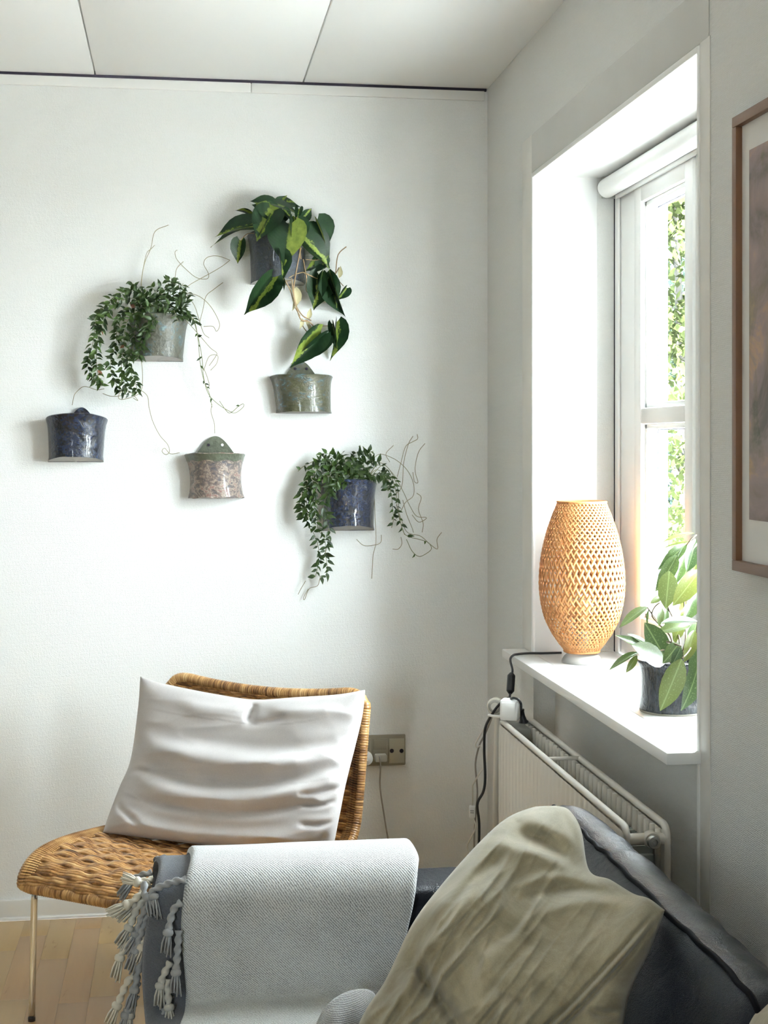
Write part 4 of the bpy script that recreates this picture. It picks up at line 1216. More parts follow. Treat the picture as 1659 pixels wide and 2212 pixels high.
for poly, dw in [
    ([(330, 690), (305, 640), (268, 632), (232, 655), (206, 690), (196, 740), (192, 790), (205, 825)], (0.06, 0.05)),
    ([(322, 690), (290, 650), (255, 662), (226, 700), (214, 755), (212, 800), (222, 838)], (0.06, 0.07)),
    ([(325, 692), (288, 660), (262, 690), (244, 740), (238, 790), (246, 830), (262, 858)], (0.06, 0.06)),
    ([(330, 695), (300, 668), (276, 700), (262, 750), (258, 800), (268, 840), (280, 855)], (0.07, 0.09)),
    ([(335, 695), (312, 672), (294, 705), (284, 750), (280, 790), (288, 830), (300, 850)], (0.08, 0.10)),
    ([(338, 697), (322, 690), (310, 715), (304, 750), (298, 772)], (0.09, 0.11)),
    ([(345, 695), (330, 690), (325, 710), (332, 722)], (0.09, 0.115)),
    ([(340, 690), (318, 640), (290, 622), (276, 615)], (0.05, 0.04)),
    ([(342, 690), (332, 650), (316, 634), (300, 640), (290, 655)], (0.06, 0.07)),
    ([(350, 690), (344, 650), (334, 620), (322, 612)], (0.05, 0.05)),
    ([(358, 690), (360, 650), (352, 625), (345, 615)], (0.06, 0.06)),
    ([(366, 690), (372, 645), (364, 615), (356, 600)], (0.05, 0.05)),
    ([(374, 690), (384, 650), (380, 620), (374, 596)], (0.05, 0.05)),
    ([(382, 690), (394, 655), (392, 625), (402, 615)], (0.05, 0.05)),
    ([(388, 690), (402, 660), (400, 640), (388, 630)], (0.06, 0.07)),
    ([(392, 692), (404, 670), (396, 650), (372, 652)], (0.07, 0.08)),
    ([(370, 694), (352, 670), (330, 662), (310, 668)], (0.08, 0.09)),
    ([(385, 694), (372, 668), (356, 660), (346, 668)], (0.085, 0.10)),
    ([(390, 696), (400, 680), (412, 684), (420, 695)], (0.07, 0.07)),
]:
    strand(poly, dw, v1, rr, 0.10, 1.0, 0.0046, (0.016, 0.026), red=0.03 if poly[-1][1] > 830 else 0.0)
build_mass(v1)

# vine in the cobalt pot
v2 = thing('trailing_vine', (P5['cx'], D - 0.05, P5['z']), 'small-leaved vine with long bare tendrils trailing right from the cobalt wall pot', 'plant', 'small-leaved vines on the wall')
LEAVES[v2] = []
rr = random.Random(23)
for poly, dw, st in [
    ([(790, 1040), (815, 1005), (840, 1020), (855, 1060), (858, 1100), (864, 1125), (874, 1155)], (0.06, 0.03), 0.011),
    ([(792, 1040), (812, 1015), (835, 1030), (845, 1065), (848, 1095), (850, 1120), (846, 1140)], (0.06, 0.04), 0.012),
    ([(790, 1040), (812, 985), (845, 988), (875, 1010), (892, 1040), (893, 1070), (876, 1085), (866, 1105)], (0.05, 0.02), None),
    ([(792, 1038), (820, 1000), (850, 1025), (870, 1060), (884, 1090), (900, 1115), (922, 1118), (905, 1128), (890, 1112)], (0.05, 0.02), None),
    ([(794, 1038), (830, 1005), (858, 1050), (862, 1110), (872, 1150), (886, 1160), (905, 1165), (925, 1172), (932, 1185), (922, 1195), (905, 1202), (890, 1190), (878, 1165)], (0.05, 0.02), 0.07),
    ([(856, 1090), (866, 1120), (880, 1150), (908, 1158), (928, 1175), (945, 1186), (944, 1165), (954, 1150)], (0.04, 0.015), None),
    ([(852, 1070), (868, 1050), (872, 1000), (882, 960), (892, 942)], (0.03, 0.012), None),
    ([(858, 1030), (866, 1000), (876, 965), (890, 955), (902, 948), (901, 938)], (0.03, 0.012), None),
    ([(842, 998), (834, 980), (850, 962)], (0.03, 0.015), None),
    ([(918, 958), (905, 975), (898, 1000), (897, 1020), (903, 1042), (895, 1040), (892, 1020)], (0.02, 0.012), None),
    ([(870, 1080), (878, 1110), (890, 1140), (893, 1150)], (0.03, 0.02), None),
    ([(900, 1065), (910, 1075), (904, 1100), (914, 1130), (912, 1150)], (0.02, 0.01), None),
    ([(808, 1050), (810, 1110), (812, 1170), (806, 1200), (803, 1250)], (0.03, 0.008), None),
    ([(770, 1165), (785, 1178), (805, 1178), (822, 1172), (824, 1155)], (0.02, 0.008), None),
    ([(692, 1245), (686, 1265), (668, 1272), (658, 1295), (656, 1290), (666, 1272)], (0.03, 0.008), None),
    ([(660, 1255), (650, 1272), (644, 1284)], (0.03, 0.01), None),
    ([(866, 1160), (868, 1175), (860, 1186), (848, 1186)], (0.02, 0.01), None),
    ([(690, 990), (670, 1000), (655, 1008), (644, 1018)], (0.05, 0.03), 0.02),
]:
    strand(poly, dw, v2, rr, 0.25, 0.95, st, (0.012, 0.021), 0.0010, mat=M_VDRY if st is None else M_VSTEM)
for poly, dw in [
    ([(745, 1045), (722, 1005), (690, 998), (665, 1020), (655, 1060), (650, 1100), (660, 1120)], (0.06, 0.05)),
    ([(745, 1045), (715, 1010), (685, 1015), (668, 1050), (664, 1090), (672, 1120)], (0.07, 0.07)),
    ([(740, 1048), (712, 1022), (694, 1040), (684, 1080), (682, 1115)], (0.08, 0.09)),
    ([(742, 1050), (722, 1035), (708, 1060), (702, 1095), (706, 1110)], (0.09, 0.11)),
    ([(748, 1048), (735, 1030), (722, 1050), (720, 1075)], (0.09, 0.115)),
    ([(750, 1044), (738, 1000), (715, 985), (695, 988)], (0.05, 0.05)),
    ([(755, 1042), (752, 1005), (740, 982), (728, 980)], (0.05, 0.05)),
    ([(762, 1042), (768, 1005), (760, 980), (772, 972), (786, 978)], (0.05, 0.05)),
    ([(768, 1042), (780, 1010), (780, 985), (800, 980)], (0.05, 0.05)),
    ([(755, 1046), (735, 1020), (712, 1000), (690, 1008)], (0.07, 0.08)),
    ([(765, 1046), (752, 1022), (738, 1015), (724, 1022)], (0.08, 0.095)),
    ([(772, 1044), (778, 1022), (770, 1008), (752, 1008)], (0.07, 0.085)),
    ([(782, 1042), (796, 1020), (800, 1000), (818, 998)], (0.06, 0.06)),
    ([(788, 1040), (808, 1022), (828, 1030), (838, 1055)], (0.06, 0.06)),
    ([(672, 1110), (668, 1130), (674, 1155), (686, 1180), (694, 1210), (688, 1240), (680, 1252)], (0.05, 0.03)),
    ([(690, 1100), (692, 1140), (694, 1170), (700, 1200), (700, 1235), (692, 1250)], (0.06, 0.04)),
    ([(700, 1110), (704, 1140), (706, 1170), (704, 1200)], (0.06, 0.05)),
]:
    strand(poly, dw, v2, rr, 0.10, 1.0, 0.0095 if poly[-1][1] > 1190 else 0.0046, (0.016, 0.028))
build_mass(v2)

# heart-leaf philodendron in the slate pot
def philo_mat(half=False):
    g = G('half_lime_philodendron_leaf' if half else 'variegated_philodendron_leaf'); info = g.n('ObjectInfo')
    uv = g.n('TexCoord'); sx = g.n('SeparateXYZ', {0: (uv, 'UV')})
    off = g.math('MULTIPLY', g.math('SUBTRACT', (info, 'Random'), 0.5), 0.42)
    wob = g.math('MULTIPLY', g.math('SUBTRACT', (g.noise((uv, 'UV'), 7.0, 5, 0.7), 'Fac'), 0.5), 0.34)
    x = g.math('ADD', g.math('SUBTRACT', g.math('SUBTRACT', (sx, 'X'), 0.25 if half else 0.5), 0.0 if half else off), g.math('MULTIPLY', wob, 0.3 if half else 1.0))
    band = g.math('ABSOLUTE', x)
    wd = g.n('MapRange', {'Value': (info, 'Random'), 3: 0.03, 4: 0.13})
    if half: wd = g.n('Value'); wd.outputs[0].default_value = 0.245
    m = g.n('MapRange', {'Value': g.math('SUBTRACT', wd, band), 1: -0.012, 2: 0.012})
    dark = g.ramp(g.noise((uv, 'UV'), 5.0, 4), [(0.3, (0.006, 0.018, 0.008)), (0.7, (0.014, 0.038, 0.014))])
    lite = g.ramp(g.noise((uv, 'UV'), 9.0, 3), [(0.3, (0.11, 0.155, 0.025)), (0.7, (0.23, 0.29, 0.055))])
    col = g.mix((m, 0), dark, lite)
    vein = g.n('TexWave', {'Vector': g.n('Mapping', {'Vector': (uv, 'UV'), 'Rotation': (0, 0, 0.5)}), 'Scale': 5.0, 'Distortion': 1.0}, bands_direction='Y')
    return leaf_shader(g, col, 0.42, 0.2, g.bump((vein, 'Fac'), 0.12, 0.001), spec=0.22)
M_PHILO = philo_mat()
M_PSTEM = plain('philodendron_stem', (0.22, 0.14, 0.065), 0.5, var=0.2)
M_SHEATH = plain('pale_sheath', (0.42, 0.38, 0.22), 0.6)
HP = [(0.0, 0.18), (0.06, 0.33), (0.15, 0.41), (0.28, 0.44), (0.42, 0.41), (0.56, 0.33), (0.70, 0.22), (0.82, 0.115), (0.91, 0.045), (1.0, 0.004)]
HM = [leaf_mesh('leaf', HP, 0.17, f, d, M_PHILO, 6, tw, 0.012) for f, d, tw in ((0.28, 0.18, 0.0), (0.55, 0.10, 0.15), (0.9, 0.22, -0.1), (0.15, 0.30, 0.0))]
HALF = leaf_mesh('leaf', HP, 0.17, 0.22, 0.16, philo_mat(True), 6, 0.0, 0.012)
ph = thing('philodendron', (P6['cx'], D - 0.05, P6['z']), 'variegated heart-leaf philodendron trailing from the slate blue wall pot', 'plant')
# base px, tip px, distance base, distance tip, width, mesh, hint
PHL = [
    ((592, 462), (546, 438), .09, .10, 1.25, 0, (0.2, -1, 0.35)), ((590, 440), (545, 425), .07, .09, 1.1, 3, (0.1, -0.9, 0.7)),
    ((588, 455), (552, 515), .10, .125, 1.25, 0, (-0.3, -1, 0.3)), ((575, 470), (554, 512), .09, .12, 0.9, 1, (-0.6, -0.8, 0.2)),
    ((592, 440), (655, 452), .08, .08, 1.05, 3, (0.1, -0.6, 1)), ((600, 440), (648, 436), .05, .06, 1.1, 3, (0.1, -0.9, 0.8)), ((600, 445), (620, 420), .05, .04, 0.95, 1, (0.0, -1, 0.3)),
    ((655, 470), (674, 450), .05, .05, 1.2, 1, (0.7, -1, 0.1)), ((640, 470), (652, 500), .07, .08, 0.8, 1, (-0.5, -1, 0.2)),
    ((624, 484), (611, 570), .11, .135, 1.02, 0, (-0.25, -1, 0.15)), ((634, 478), (640, 540), .09, .11, 1.0, 2, (0.5, -1, 0.1)),
    ((548, 488), (463, 505), .08, .07, 0.75, 1, (-0.1, -0.7, 0.9)), ((552, 492), (472, 490), .05, .04, 0.9, 3, (-0.1, -0.5, 1)), ((550, 490), (450, 505), .04, .035, 0.62, 3, (0, -0.4, 1)),
    ((520, 520), (512, 570), .05, .04, 0.95, 1, (-0.4, -1, 0.2)), ((540, 465), (508, 450), .04, .03, 0.35, 2, (0, -0.9, 0.4)),
    ((662, 500), (720, 575), .06, .05, 1.0, 0, (0.35, -1, 0.3)), ((655, 520), (714, 576), .08, .07, 0.9, 1, (0.5, -0.9, 0.2)), ((682, 478), (714, 540), .05, .04, 0.85, 2, (0.6, -0.8, 0.3)),
    ((692, 560), (662, 586), .05, .06, 1.1, 1, (0.2, -1, -0.2)), ((700, 555), (680, 592), .06, .05, 1.0, 0, (0.3, -1, 0)),
    ((602, 548), (616, 608), .11, .12, 0.62, 2, (0.6, -0.9, 0)), ((612, 605), (614, 628), .11, .11, 0.45, 2, (0, -1, 0)),
    ((588, 598), (528, 684), .10, .07, 0.78, 2, (0.35, -1, 0.2)),
    ((690, 594), (676, 668), .06, .05, 0.95, 1, (-0.2, -1, 0.1)), ((698, 592), (684, 672), .05, .035, 0.8, 2, (0.4, -1, 0)), ((712, 596), (740, 690), .05, .03, 0.62, 2, (-0.5, -0.9, 0.1)), ((708, 600), (732, 664), .06, .05, 0.7, 1, (0.6, -0.9, 0)),
    ((748, 622), (730, 650), .04, .04, 1.0, 2, (0.5, -1, 0)),
    ((694, 722), (627, 795), .055, .06, 0.82, 1, (0.15, -1, 0.25)), ((700, 728), (632, 788), .04, .045, 0.6, 2, (0.5, -0.9, 0.2)),
    ((724, 697), (722, 780), .04, .03, 0.60, 2, (0.5, -1, 0)), ((718, 700), (728, 760), .04, .035, 0.4, 1, (-0.4, -1, 0)),
    ((610, 455), (630, 475), .09, .10, 1.1, 1, (0.3, -1, 0.3)), ((615, 465), (600, 485), .09, .10, 1.1, 0, (0, -1, 0.2)), ((645, 452), (640, 480), .07, .09, 0.7, 2, (0, -1, 0)),
]
for bp, tp, d0, d1, ws, mi, hint in PHL:
    base, tip = px3(bp, d0), px3(tp, d1)
    place(HALF if bp == (624, 484) else HM[mi], base, tip, Vector(hint), ws * (1.06 if bp == (624, 484) else 0.86 if bp[1] < 590 else 0.74), ph)
for poly, d0, d1, r in [
    ([(600, 510), (598, 480), (590, 455)], .06, .09, .0016), ([(605, 510), (612, 490), (624, 482)], .07, .11, .0016), ([(612, 508), (630, 480), (640, 470)], .06, .07, .0016),
    ([(590, 508), (570, 495), (550, 490)], .07, .07, .0016), ([(600, 505), (602, 470), (600, 442)], .05, .06, .0014), ([(560, 505), (535, 505), (520, 520)], .06, .05, .0014),
    ([(630, 505), (650, 500), (658, 498)], .09, .07, .0016), ([(640, 470), (660, 488), (656, 510), (648, 535), (650, 560)], .10, .11, .0022),
    ([(650, 535), (640, 585), (634, 630), (640, 660), (650, 690), (668, 695), (682, 712), (690, 728)], .115, .05, .0021),
    ([(616, 606), (628, 630), (636, 660), (648, 682)], .11, .06, .0016), ([(630, 600), (636, 650), (652, 680), (672, 692)], .11, .06, .0018),
    ([(690, 706), (700, 704), (720, 704)], .05, .04, .0011), ([(650, 690), (655, 706), (664, 718)], .06, .05, .0014),
    ([(655, 588), (672, 596), (690, 604)], .09, .06, .0016), ([(655, 560), (662, 600), (662, 628), (676, 636)], .09, .05, .0015), ([(662, 628), (666, 606), (682, 600)], .05, .05, .0013), ([(624, 600), (640, 592), (655, 588)], .11, .09, .0015),
    ([(724, 604), (728, 560), (734, 545), (748, 533)], .05, .03, .0016), ([(726, 590), (732, 578)], .04, .035, .0014), ([(715, 604), (730, 606), (742, 618)], .05, .04, .0012), ([(600, 598), (616, 606), (628, 606)], .10, .10, .0012),
    ([(660, 560), (680, 562), (692, 560)], .08, .06, .0014),
]:
    n = len(poly)
    P = smooth_path([px3(p, d0 + (d1 - d0) * i / (n - 1)) for i, p in enumerate(poly)], 6 * n)
    MB().tube(P, r, 7).build('stem', M_PSTEM, ph)
SHM = leaf_mesh('sheath', VP, 0.0, 0.8, 0.1, M_SHEATH, 2, 0.4)
for bp, tp, d in (((652, 688), (648, 712), .06), ((664, 690), (672, 665), .055), ((668, 700), (668, 720), .05), ((660, 690), (668, 712), .05), ((634, 620), (640, 660), .085), ((732, 600), (736, 574), .04), ((640, 620), (634, 672), .08)):
    place(SHM, px3(bp, d), px3(tp, d), Vector((0.3, -1, 0)), 0.8, ph, 'sheath')

# ------------------------------------------------------------------ woven bamboo lamp on the sill
LX, LY = 0.997, 3.475
def bamboo_mat():
    g = G('bamboo_strip'); info = g.n('ObjectInfo')
    nz = g.noise(g.coord('Object', (1, 1, 0.2)), 160.0, 3)
    col = g.ramp(g.math('ADD', g.math('MULTIPLY', (nz, 'Fac'), 0.6), g.math('MULTIPLY', (info, 'Random'), 0.4)), [(0.25, (0.40, 0.165, 0.050)), (0.5, (0.52, 0.245, 0.085)), (0.8, (0.62, 0.33, 0.13))])
    b = g.bsdf(col, 0.5)
    t = g.n('BsdfTranslucent', {'Color': col})
    return g.end(g.n('MixShader', {0: 0.30, 1: b, 2: t}))
M_BAMBOO = bamboo_mat()
M_LBASE = plain('lamp_base_grey', (0.30, 0.29, 0.27), 0.4)
lamp = thing('table_lamp', (LX, LY, WZ0), 'egg shaped woven bamboo table lamp standing on the windowsill', 'lamp')
MB().lathe([(0.0, 0.0), (0.050, 0.0), (0.0505, 0.003), (0.049, 0.008), (0.044, 0.016), (0.036, 0.022), (0.030, 0.024), (0.030, 0.028), (0.0, 0.028)], (LX, LY, WZ0 + 0.0005), (0, 0, 1), 40).build('base', M_LBASE, lamp, sharp=50)
ZB, ZT = WZ0 + 0.027, 1.214
def lrad(t):      # t 0 bottom .. 1 top
    ks = [(0, 0.042), (0.05, 0.056), (0.12, 0.074), (0.22, 0.092), (0.34, 0.1025), (0.46, 0.106), (0.58, 0.1035), (0.70, 0.0965), (0.82, 0.085), (0.92, 0.072), (1.0, 0.0605)]
    for (a, ra), (b_, rb) in zip(ks[:-1], ks[1:]):
        if t <= b_:
            i = ks.index((a, ra))
            p0 = ks[max(0, i - 1)][1]; p3 = ks[min(len(ks) - 1, i + 2)][1]
            u = (t - a) / (b_ - a)
            m0 = (rb - p0) / 2; m1 = (p3 - ra) / 2
            return (2 * u**3 - 3 * u**2 + 1) * ra + (u**3 - 2 * u**2 + u) * m0 + (-2 * u**3 + 3 * u**2) * rb + (u**3 - u**2) * m1
    return ks[-1][1]
shade = MB()
shade.tube([(lrad(1) * math.cos(a) , lrad(1) * math.sin(a), ZT - ZB) for a in [2 * math.pi * k / 48 for k in range(48)]], 0.0028, 8, closed=True)
me = shade.mesh('shade', M_BAMBOO)
sh = put(bpy.data.objects.new('shade', me), lamp, Matrix.Translation((LX, LY, ZB)))
MB().tube([(LX + 0.043 * math.cos(a), LY + 0.043 * math.sin(a), ZB + 0.002) for a in [2 * math.pi * k / 40 for k in range(40)]], 0.0035, 8, closed=True).build('bottom_ring', M_BAMBOO, sh)
NS = 44
TW = math.radians(172)
def strip(direction):
    b = MB(); n = 96; vs = []
    for i in range(n + 1):
        t = i / n
        # denser twist towards both ends, as the photo's weave closes up there
        ang = direction * TW * (t + 0.16 * (math.cos(2 * math.pi * t) - 1) * 0 + 0.072 * math.sin(2 * math.pi * t))
        r = lrad(t) + direction * 0.0009 * math.cos(2 * ang * NS / 2)
        wd = 0.0024 + 0.0012 * math.sin(math.pi * t)
        w2 = wd / max(0.03, r)
        z = (ZT - ZB) * t
        for s in (-1, 1):
            for q in (0, 0.0007):
                a = ang + s * w2
                vs.append(((r + q) * math.cos(a), (r + q) * math.sin(a), z))
    fs = []
    for i in range(n):
        a, c = i * 4, (i + 1) * 4
        fs += [(a + 1, c + 1, c + 3, a + 3), (a, a + 2, c + 2, c), (a, c, c + 1, a + 1), (a + 2, a + 3, c + 3, c + 2)]
    b.add(vs, fs)
    return b.mesh('strip', M_BAMBOO)
SM = {d: strip(d) for d in (-1, 1)}
for d in (-1, 1):
    for k in range(NS):
        put(bpy.data.objects.new('strip', SM[d]), sh, Matrix.Translation((LX, LY, ZB)) @ Matrix.Rotation(2 * math.pi * k / NS, 4, 'Z'))
MB().lathe([(0.0, 0.0), (0.016, 0.0), (0.016, 0.045), (0.013, 0.05), (0.0, 0.05)], (LX, LY, WZ0 + 0.028), (0, 0, 1), 20).build('lamp_holder', M_LBASE, lamp, sharp=50)
MB().lathe([(0.012, 0.0), (0.014, 0.02), (0.019, 0.04), (0.0225, 0.056), (0.019, 0.072), (0.010, 0.079), (0.0, 0.080)], (LX, LY, WZ0 + 0.078), (0, 0, 1), 24).build('bulb', plain('amber_bulb_glass', (0.45, 0.30, 0.15), 0.3), lamp)

# ------------------------------------------------------------------ radiator below the sill
RXF, RXB, RYA, RYB, RZT = 0.782, 0.868, 2.45, 3.465, 0.684
M_RAD = plain('radiator_enamel', (0.70, 0.67, 0.615), 0.35, var=0.03)
M_RADG = plain('radiator_inside', (0.34, 0.37, 0.37), 0.5)
rad = thing('radiator', (0.83, 2.95, 0.1), 'white twin panel radiator with ribbed face under the windowsill', 'radiator')
def panel(xf, name, flute):
    b = MB(); n = 30
    pts = []
    N = 31 * 8
    def X(y):
        ph = ((y - RYA) / 0.0333) % 1.0
        return 0.0022 * (0.5 - 0.5 * math.cos(2 * math.pi * ph)) * flute
    # face with shallow flutes that fade into the rolled top edge
    def fn(u, v):
        y = RYA + 0.012 + (RYB - RYA - 0.024) * u
        z = 0.115 + (RZT - 0.125 - 0.115 + 0.11) * v
        k = min(1, max(0, (1 - v) * 16)) * min(1, v * 16) * min(1, min(u, 1 - u) * 30)
        return Vector((xf - X(y) * k * 1.0 - 0.0 , y, z))
    b.grid(fn, N, 24)
    b2 = MB()
    b.grid(lambda u, v: Vector((xf + 0.011, RYA + 0.012 + (RYB - RYA - 0.024) * u, 0.115 + (RZT - 0.13) * v)) + Vector((X(RYA + 0.012 + (RYB - RYA - 0.024) * u) * 2.2, 0, 0)), N, 6)
    o = b.build(name, M_RAD, rad)
    # rolled rim round the panel
    ring = []
    r = 0.022
    y0, y1, z0, z1 = RYA + 0.007, RYB - 0.007, 0.107, RZT - 0.007
    for (cy, cz, a0) in ((y1 - r, z1 - r, 0), (y0 + r, z1 - r, 90), (y0 + r, z0 + r, 180), (y1 - r, z0 + r, 270)):
        for k in range(7):
            a = math.radians(a0 + 15 * k); ring.append((xf + 0.0055, cy + r * math.cos(a), cz + r * math.sin(a)))
    full = []
    for i in range(len(ring)):
        a, c = Vector(ring[i]), Vector(ring[(i + 1) % len(ring)])
        m = max(1, int((c - a).length / 0.03))
        full += [a.lerp(c, k / m) for k in range(m)]
    MB().tube(full, 0.0068, 10, closed=True).build('rim', M_RAD, o)
    return o
panel(RXF, 'front_panel', 1.0)
panel(RXB - 0.012, 'rear_panel', 1.0)
# ribs on the inside of the rear panel, convector fins below
for k in range(30):
    y = RYA + 0.03 + k * 0.0325
    MB().tube([(RXB - 0.0145, y, 0.60), (RXB - 0.0145, y, RZT - 0.016)], 0.0060, 8).build('rib', M_RAD, rad)
g_ = MB()
y = RYA + 0.05
while y < RYB - 0.03:
    g_.box(RXF + 0.014, RXB - 0.018, y, y + 0.004, 0.50, 0.632); y += 0.0085
g_.build('convector_fins', M_RADG, rad, smooth=False, kind='stuff')
MB().box(RXF + 0.015, RXB - 0.019, RYA + 0.04, RYB - 0.03, 0.49, 0.618).build('fin_core', M_RADG, rad, bevel=0.002)
pc = at_z(1220, 1637, RZT - 0.004).y
MB().tube([(RXF + 0.008, pc, RZT - 0.005), (RXB - 0.010, pc, RZT - 0.005)], 0.0042, 10).build('cross_bar', M_RAD, rad)
# end pipe with chrome plug
zp = 0.655
pp = MB()
pp.tube([(RXF + 0.006, RYA + 0.012, zp), (RXB - 0.004, RYA + 0.012, zp)], 0.0105, 18)
pp.lathe([(0.0, -0.008), (0.012, -0.008), (0.0150, 0.0), (0.0150, 0.012), (0.0135, 0.016), (0.0, 0.016)], (0.832, RYA + 0.014, zp), (0, -1, 0), 24)
pipe = pp.build('end_pipe', M_RAD, rad, sharp=50)
pl_ = MB().lathe([(0.0, 0.0), (0.0115, 0.0), (0.0120, 0.002), (0.0118, 0.008), (0.0105, 0.010), (0.0062, 0.010), (0.0052, 0.006), (0.0, 0.006)], (0.832, RYA - 0.002, zp - 0.001), (0, -1, 0), 28).build('plug', M_STEEL, pipe, sharp=40, label='chrome plug')
MB().lathe([(0.0, 0.0), (0.0026, 0.0), (0.0026, 0.0032), (0.0, 0.0032)], (0.832, RYA - 0.0085, zp - 0.001), (0, -1, 0), 6).build('plug_socket', M_CHROME, pl_, smooth=False)
# thermostat at the far end
tc = at_y(1069, 1526, 3.52)
th = MB().lathe([(0.0, 0.0), (0.019, 0.0), (0.0212, 0.004), (0.0212, 0.030), (0.017, 0.034), (0.014, 0.05), (0.0, 0.05)], tc + Vector((0.0, -0.0, 0)), (0.35, 0.93, -0.1), 28).build('thermostat', plain('aged_white_plastic', (0.62, 0.60, 0.53), 0.45), rad, sharp=50)
MB().lathe([(0.0100, 0.0), (0.0165, 0.0), (0.0165, 0.0022), (0.0100, 0.0022), (0.0100, 0.0)], tc + Vector((-0.0006, -0.0018, 0.0)), (0.35, 0.93, -0.1), 28, cap=False).build('dial_ring', M_GREYPL, th)
MB().tube([tc + Vector((0.014, 0.042, -0.004)), tc + Vector((0.02, 0.06, -0.05)), (tc.x + 0.02, 3.60, 0.45), (tc.x + 0.02, 3.60, 0.0)], 0.008, 12).build('supply_pipe', M_RAD, rad)
for (x, y) in ((0.825, 2.62), (0.825, 3.30)):
    MB().box(x - 0.03, x + 0.04, y - 0.012, y + 0.012, 0.0, 0.115).build('foot', M_RAD, rad, bevel=0.003)

# ------------------------------------------------------------------ plugs and leads on the radiator
M_PLGREY = plain('warm_grey_plastic', (0.30, 0.30, 0.275), 0.5)
ext = thing('extension_socket', (0.828, 3.27, 0.62), 'grey extension socket block wedged between the radiator panels', 'socket')
e0 = at_z(1140, 1560, 0.668)
e0 = at_z(1131, 1561, 0.672)
MB().box(0.8045, 0.843, e0.y - 0.075, e0.y + 0.05, 0.634, 0.6715).build('body', M_PLGREY, ext, bevel=0.004)
MB().lathe([(0.0, 0.0), (0.0165, 0.0), (0.0165, 0.0012), (0.0150, 0.0012)], (e0.x, e0.y, 0.6708), (0, 0, 1), 24).build('outlet', M_PLGREY, ext, sharp=40)
# white cube adapter
cb = thing('power_adapter', (0.802, 3.42, 0.69), 'small white cube adapter standing on the radiator end', 'adapter')
R_ = Matrix.Rotation(math.radians(-24), 3, 'Z')
c = at_d(1102, 1532, 3.485)
b = MB().obox(c, R_ @ Vector((0.0215, 0, 0)), R_ @ Vector((0, 0.0215, 0)), Vector((0, 0, 0.0245)))
b.build('body', M_PVC, cb, bevel=0.004)
b = MB().obox(c + R_ @ Vector((0, -0.0215, -0.0)), R_ @ Vector((0.017, 0, 0)), R_ @ Vector((0, 0.0012, 0)), Vector((0, 0, 0.019)))
b.build('face_plate', M_PVC, cb, bevel=0.001)
# black lamp lead: base - switch - plug in the extension block (part of the lamp)
pts = [at_z(1213, 1410, WZ0 + 0.004), at_z(1175, 1411, WZ0 + 0.0035), at_z(1140, 1411, WZ0 + 0.0035), Vector((0.866, 3.612, WZ0 + 0.0035)), Vector((0.852, 3.602, WZ0 + 0.0025)), Vector((0.843, 3.597, WZ0 - 0.008)), at_d(1107, 1446, 3.655), at_d(1106, 1456, 3.65)]
cord = MB().tube(smooth_path(pts, 50), 0.0030, 8).build('cord', M_BLACK, lamp)
s0, s1 = at_d(1105, 1453, 3.65), at_d(1102, 1499, 3.63)
MB().tube(smooth_path([s0, s0.lerp(s1, 0.12), s0.lerp(s1, 0.3), s0.lerp(s1, 0.5), s0.lerp(s1, 0.85), s1], 30), lambda u: 0.0042 + 0.0062 * min(1, min(u, 1 - u) * 7), 14).build('cord_switch', M_BLACK, cord)
pl1 = at_z(1131, 1561, 0.672); pl0 = pl1 + Vector((-0.006, 0.0, 0.034))
pts = [s1, at_d(1101, 1512, 3.52), at_d(1107, 1508, 3.47), at_d(1117, 1510, 3.46), at_d(1125, 1519, 3.45), pl0]
MB().tube(smooth_path(pts, 40), 0.0030, 8).build('cord', M_BLACK, lamp)
ax = (pl1 - pl0)
MB().lathe([(0.004, 0.0), (0.0072, 0.001), (0.0075, 0.004), (0.0060, 0.006), (0.0066, 0.018), (0.0090, 0.028), (0.0125, ax.length - 0.002), (0.0125, ax.length), (0.0, ax.length)], pl0, ax, 20).build('plug', M_BLACK, lamp, sharp=50)
# black lead running down beside the radiator
blk = thing('black_power_lead', at_d(1048, 1700, 3.62), 'black power lead looping over the adapter and hanging beside the radiator', 'cable')
pts = [at_d(1098, 1508, 3.52), at_d(1088, 1513, 3.535), at_d(1074, 1527, 3.55), at_d(1060, 1548, 3.56), at_d(1048, 1574, 3.57), at_d(1046, 1620, 3.58), at_d(1048, 1680, 3.58), at_d(1044, 1710, 3.58),
       at_d(1033, 1730, 3.58), at_d(1031, 1745, 3.58), at_d(1035, 1780, 3.58), at_d(1034, 1850, 3.57), at_d(1033, 1900, 3.56), at_d(1030, 2040, 3.50), at_z(1030, 2140, 0.004)]
MB().tube(smooth_path(pts, 120), 0.0034, 8).build('lead', M_BLACK, blk)
MB().tube([pts[0] + Vector((0.004, 0, -0.004)), pts[0]], 0.0040, 10).build('strain_relief', M_BLACK, blk)
# white bracket hook that gathers the leads
hk = thing('cable_hook', at_d(1070, 1546, 3.55), 'small white hook gathering the leads at the radiator corner', 'hook')
MB().tube([at_d(1056, 1545, 3.545), at_d(1066, 1547, 3.525), at_d(1078, 1548, 3.515), at_d(1086, 1545, 3.515)], 0.0034, 10).build('arm', M_PVC, hk)
MB().ball(at_d(1085, 1546, 3.513), 0.0056, 12, 8).build('knob', M_PVC, hk)
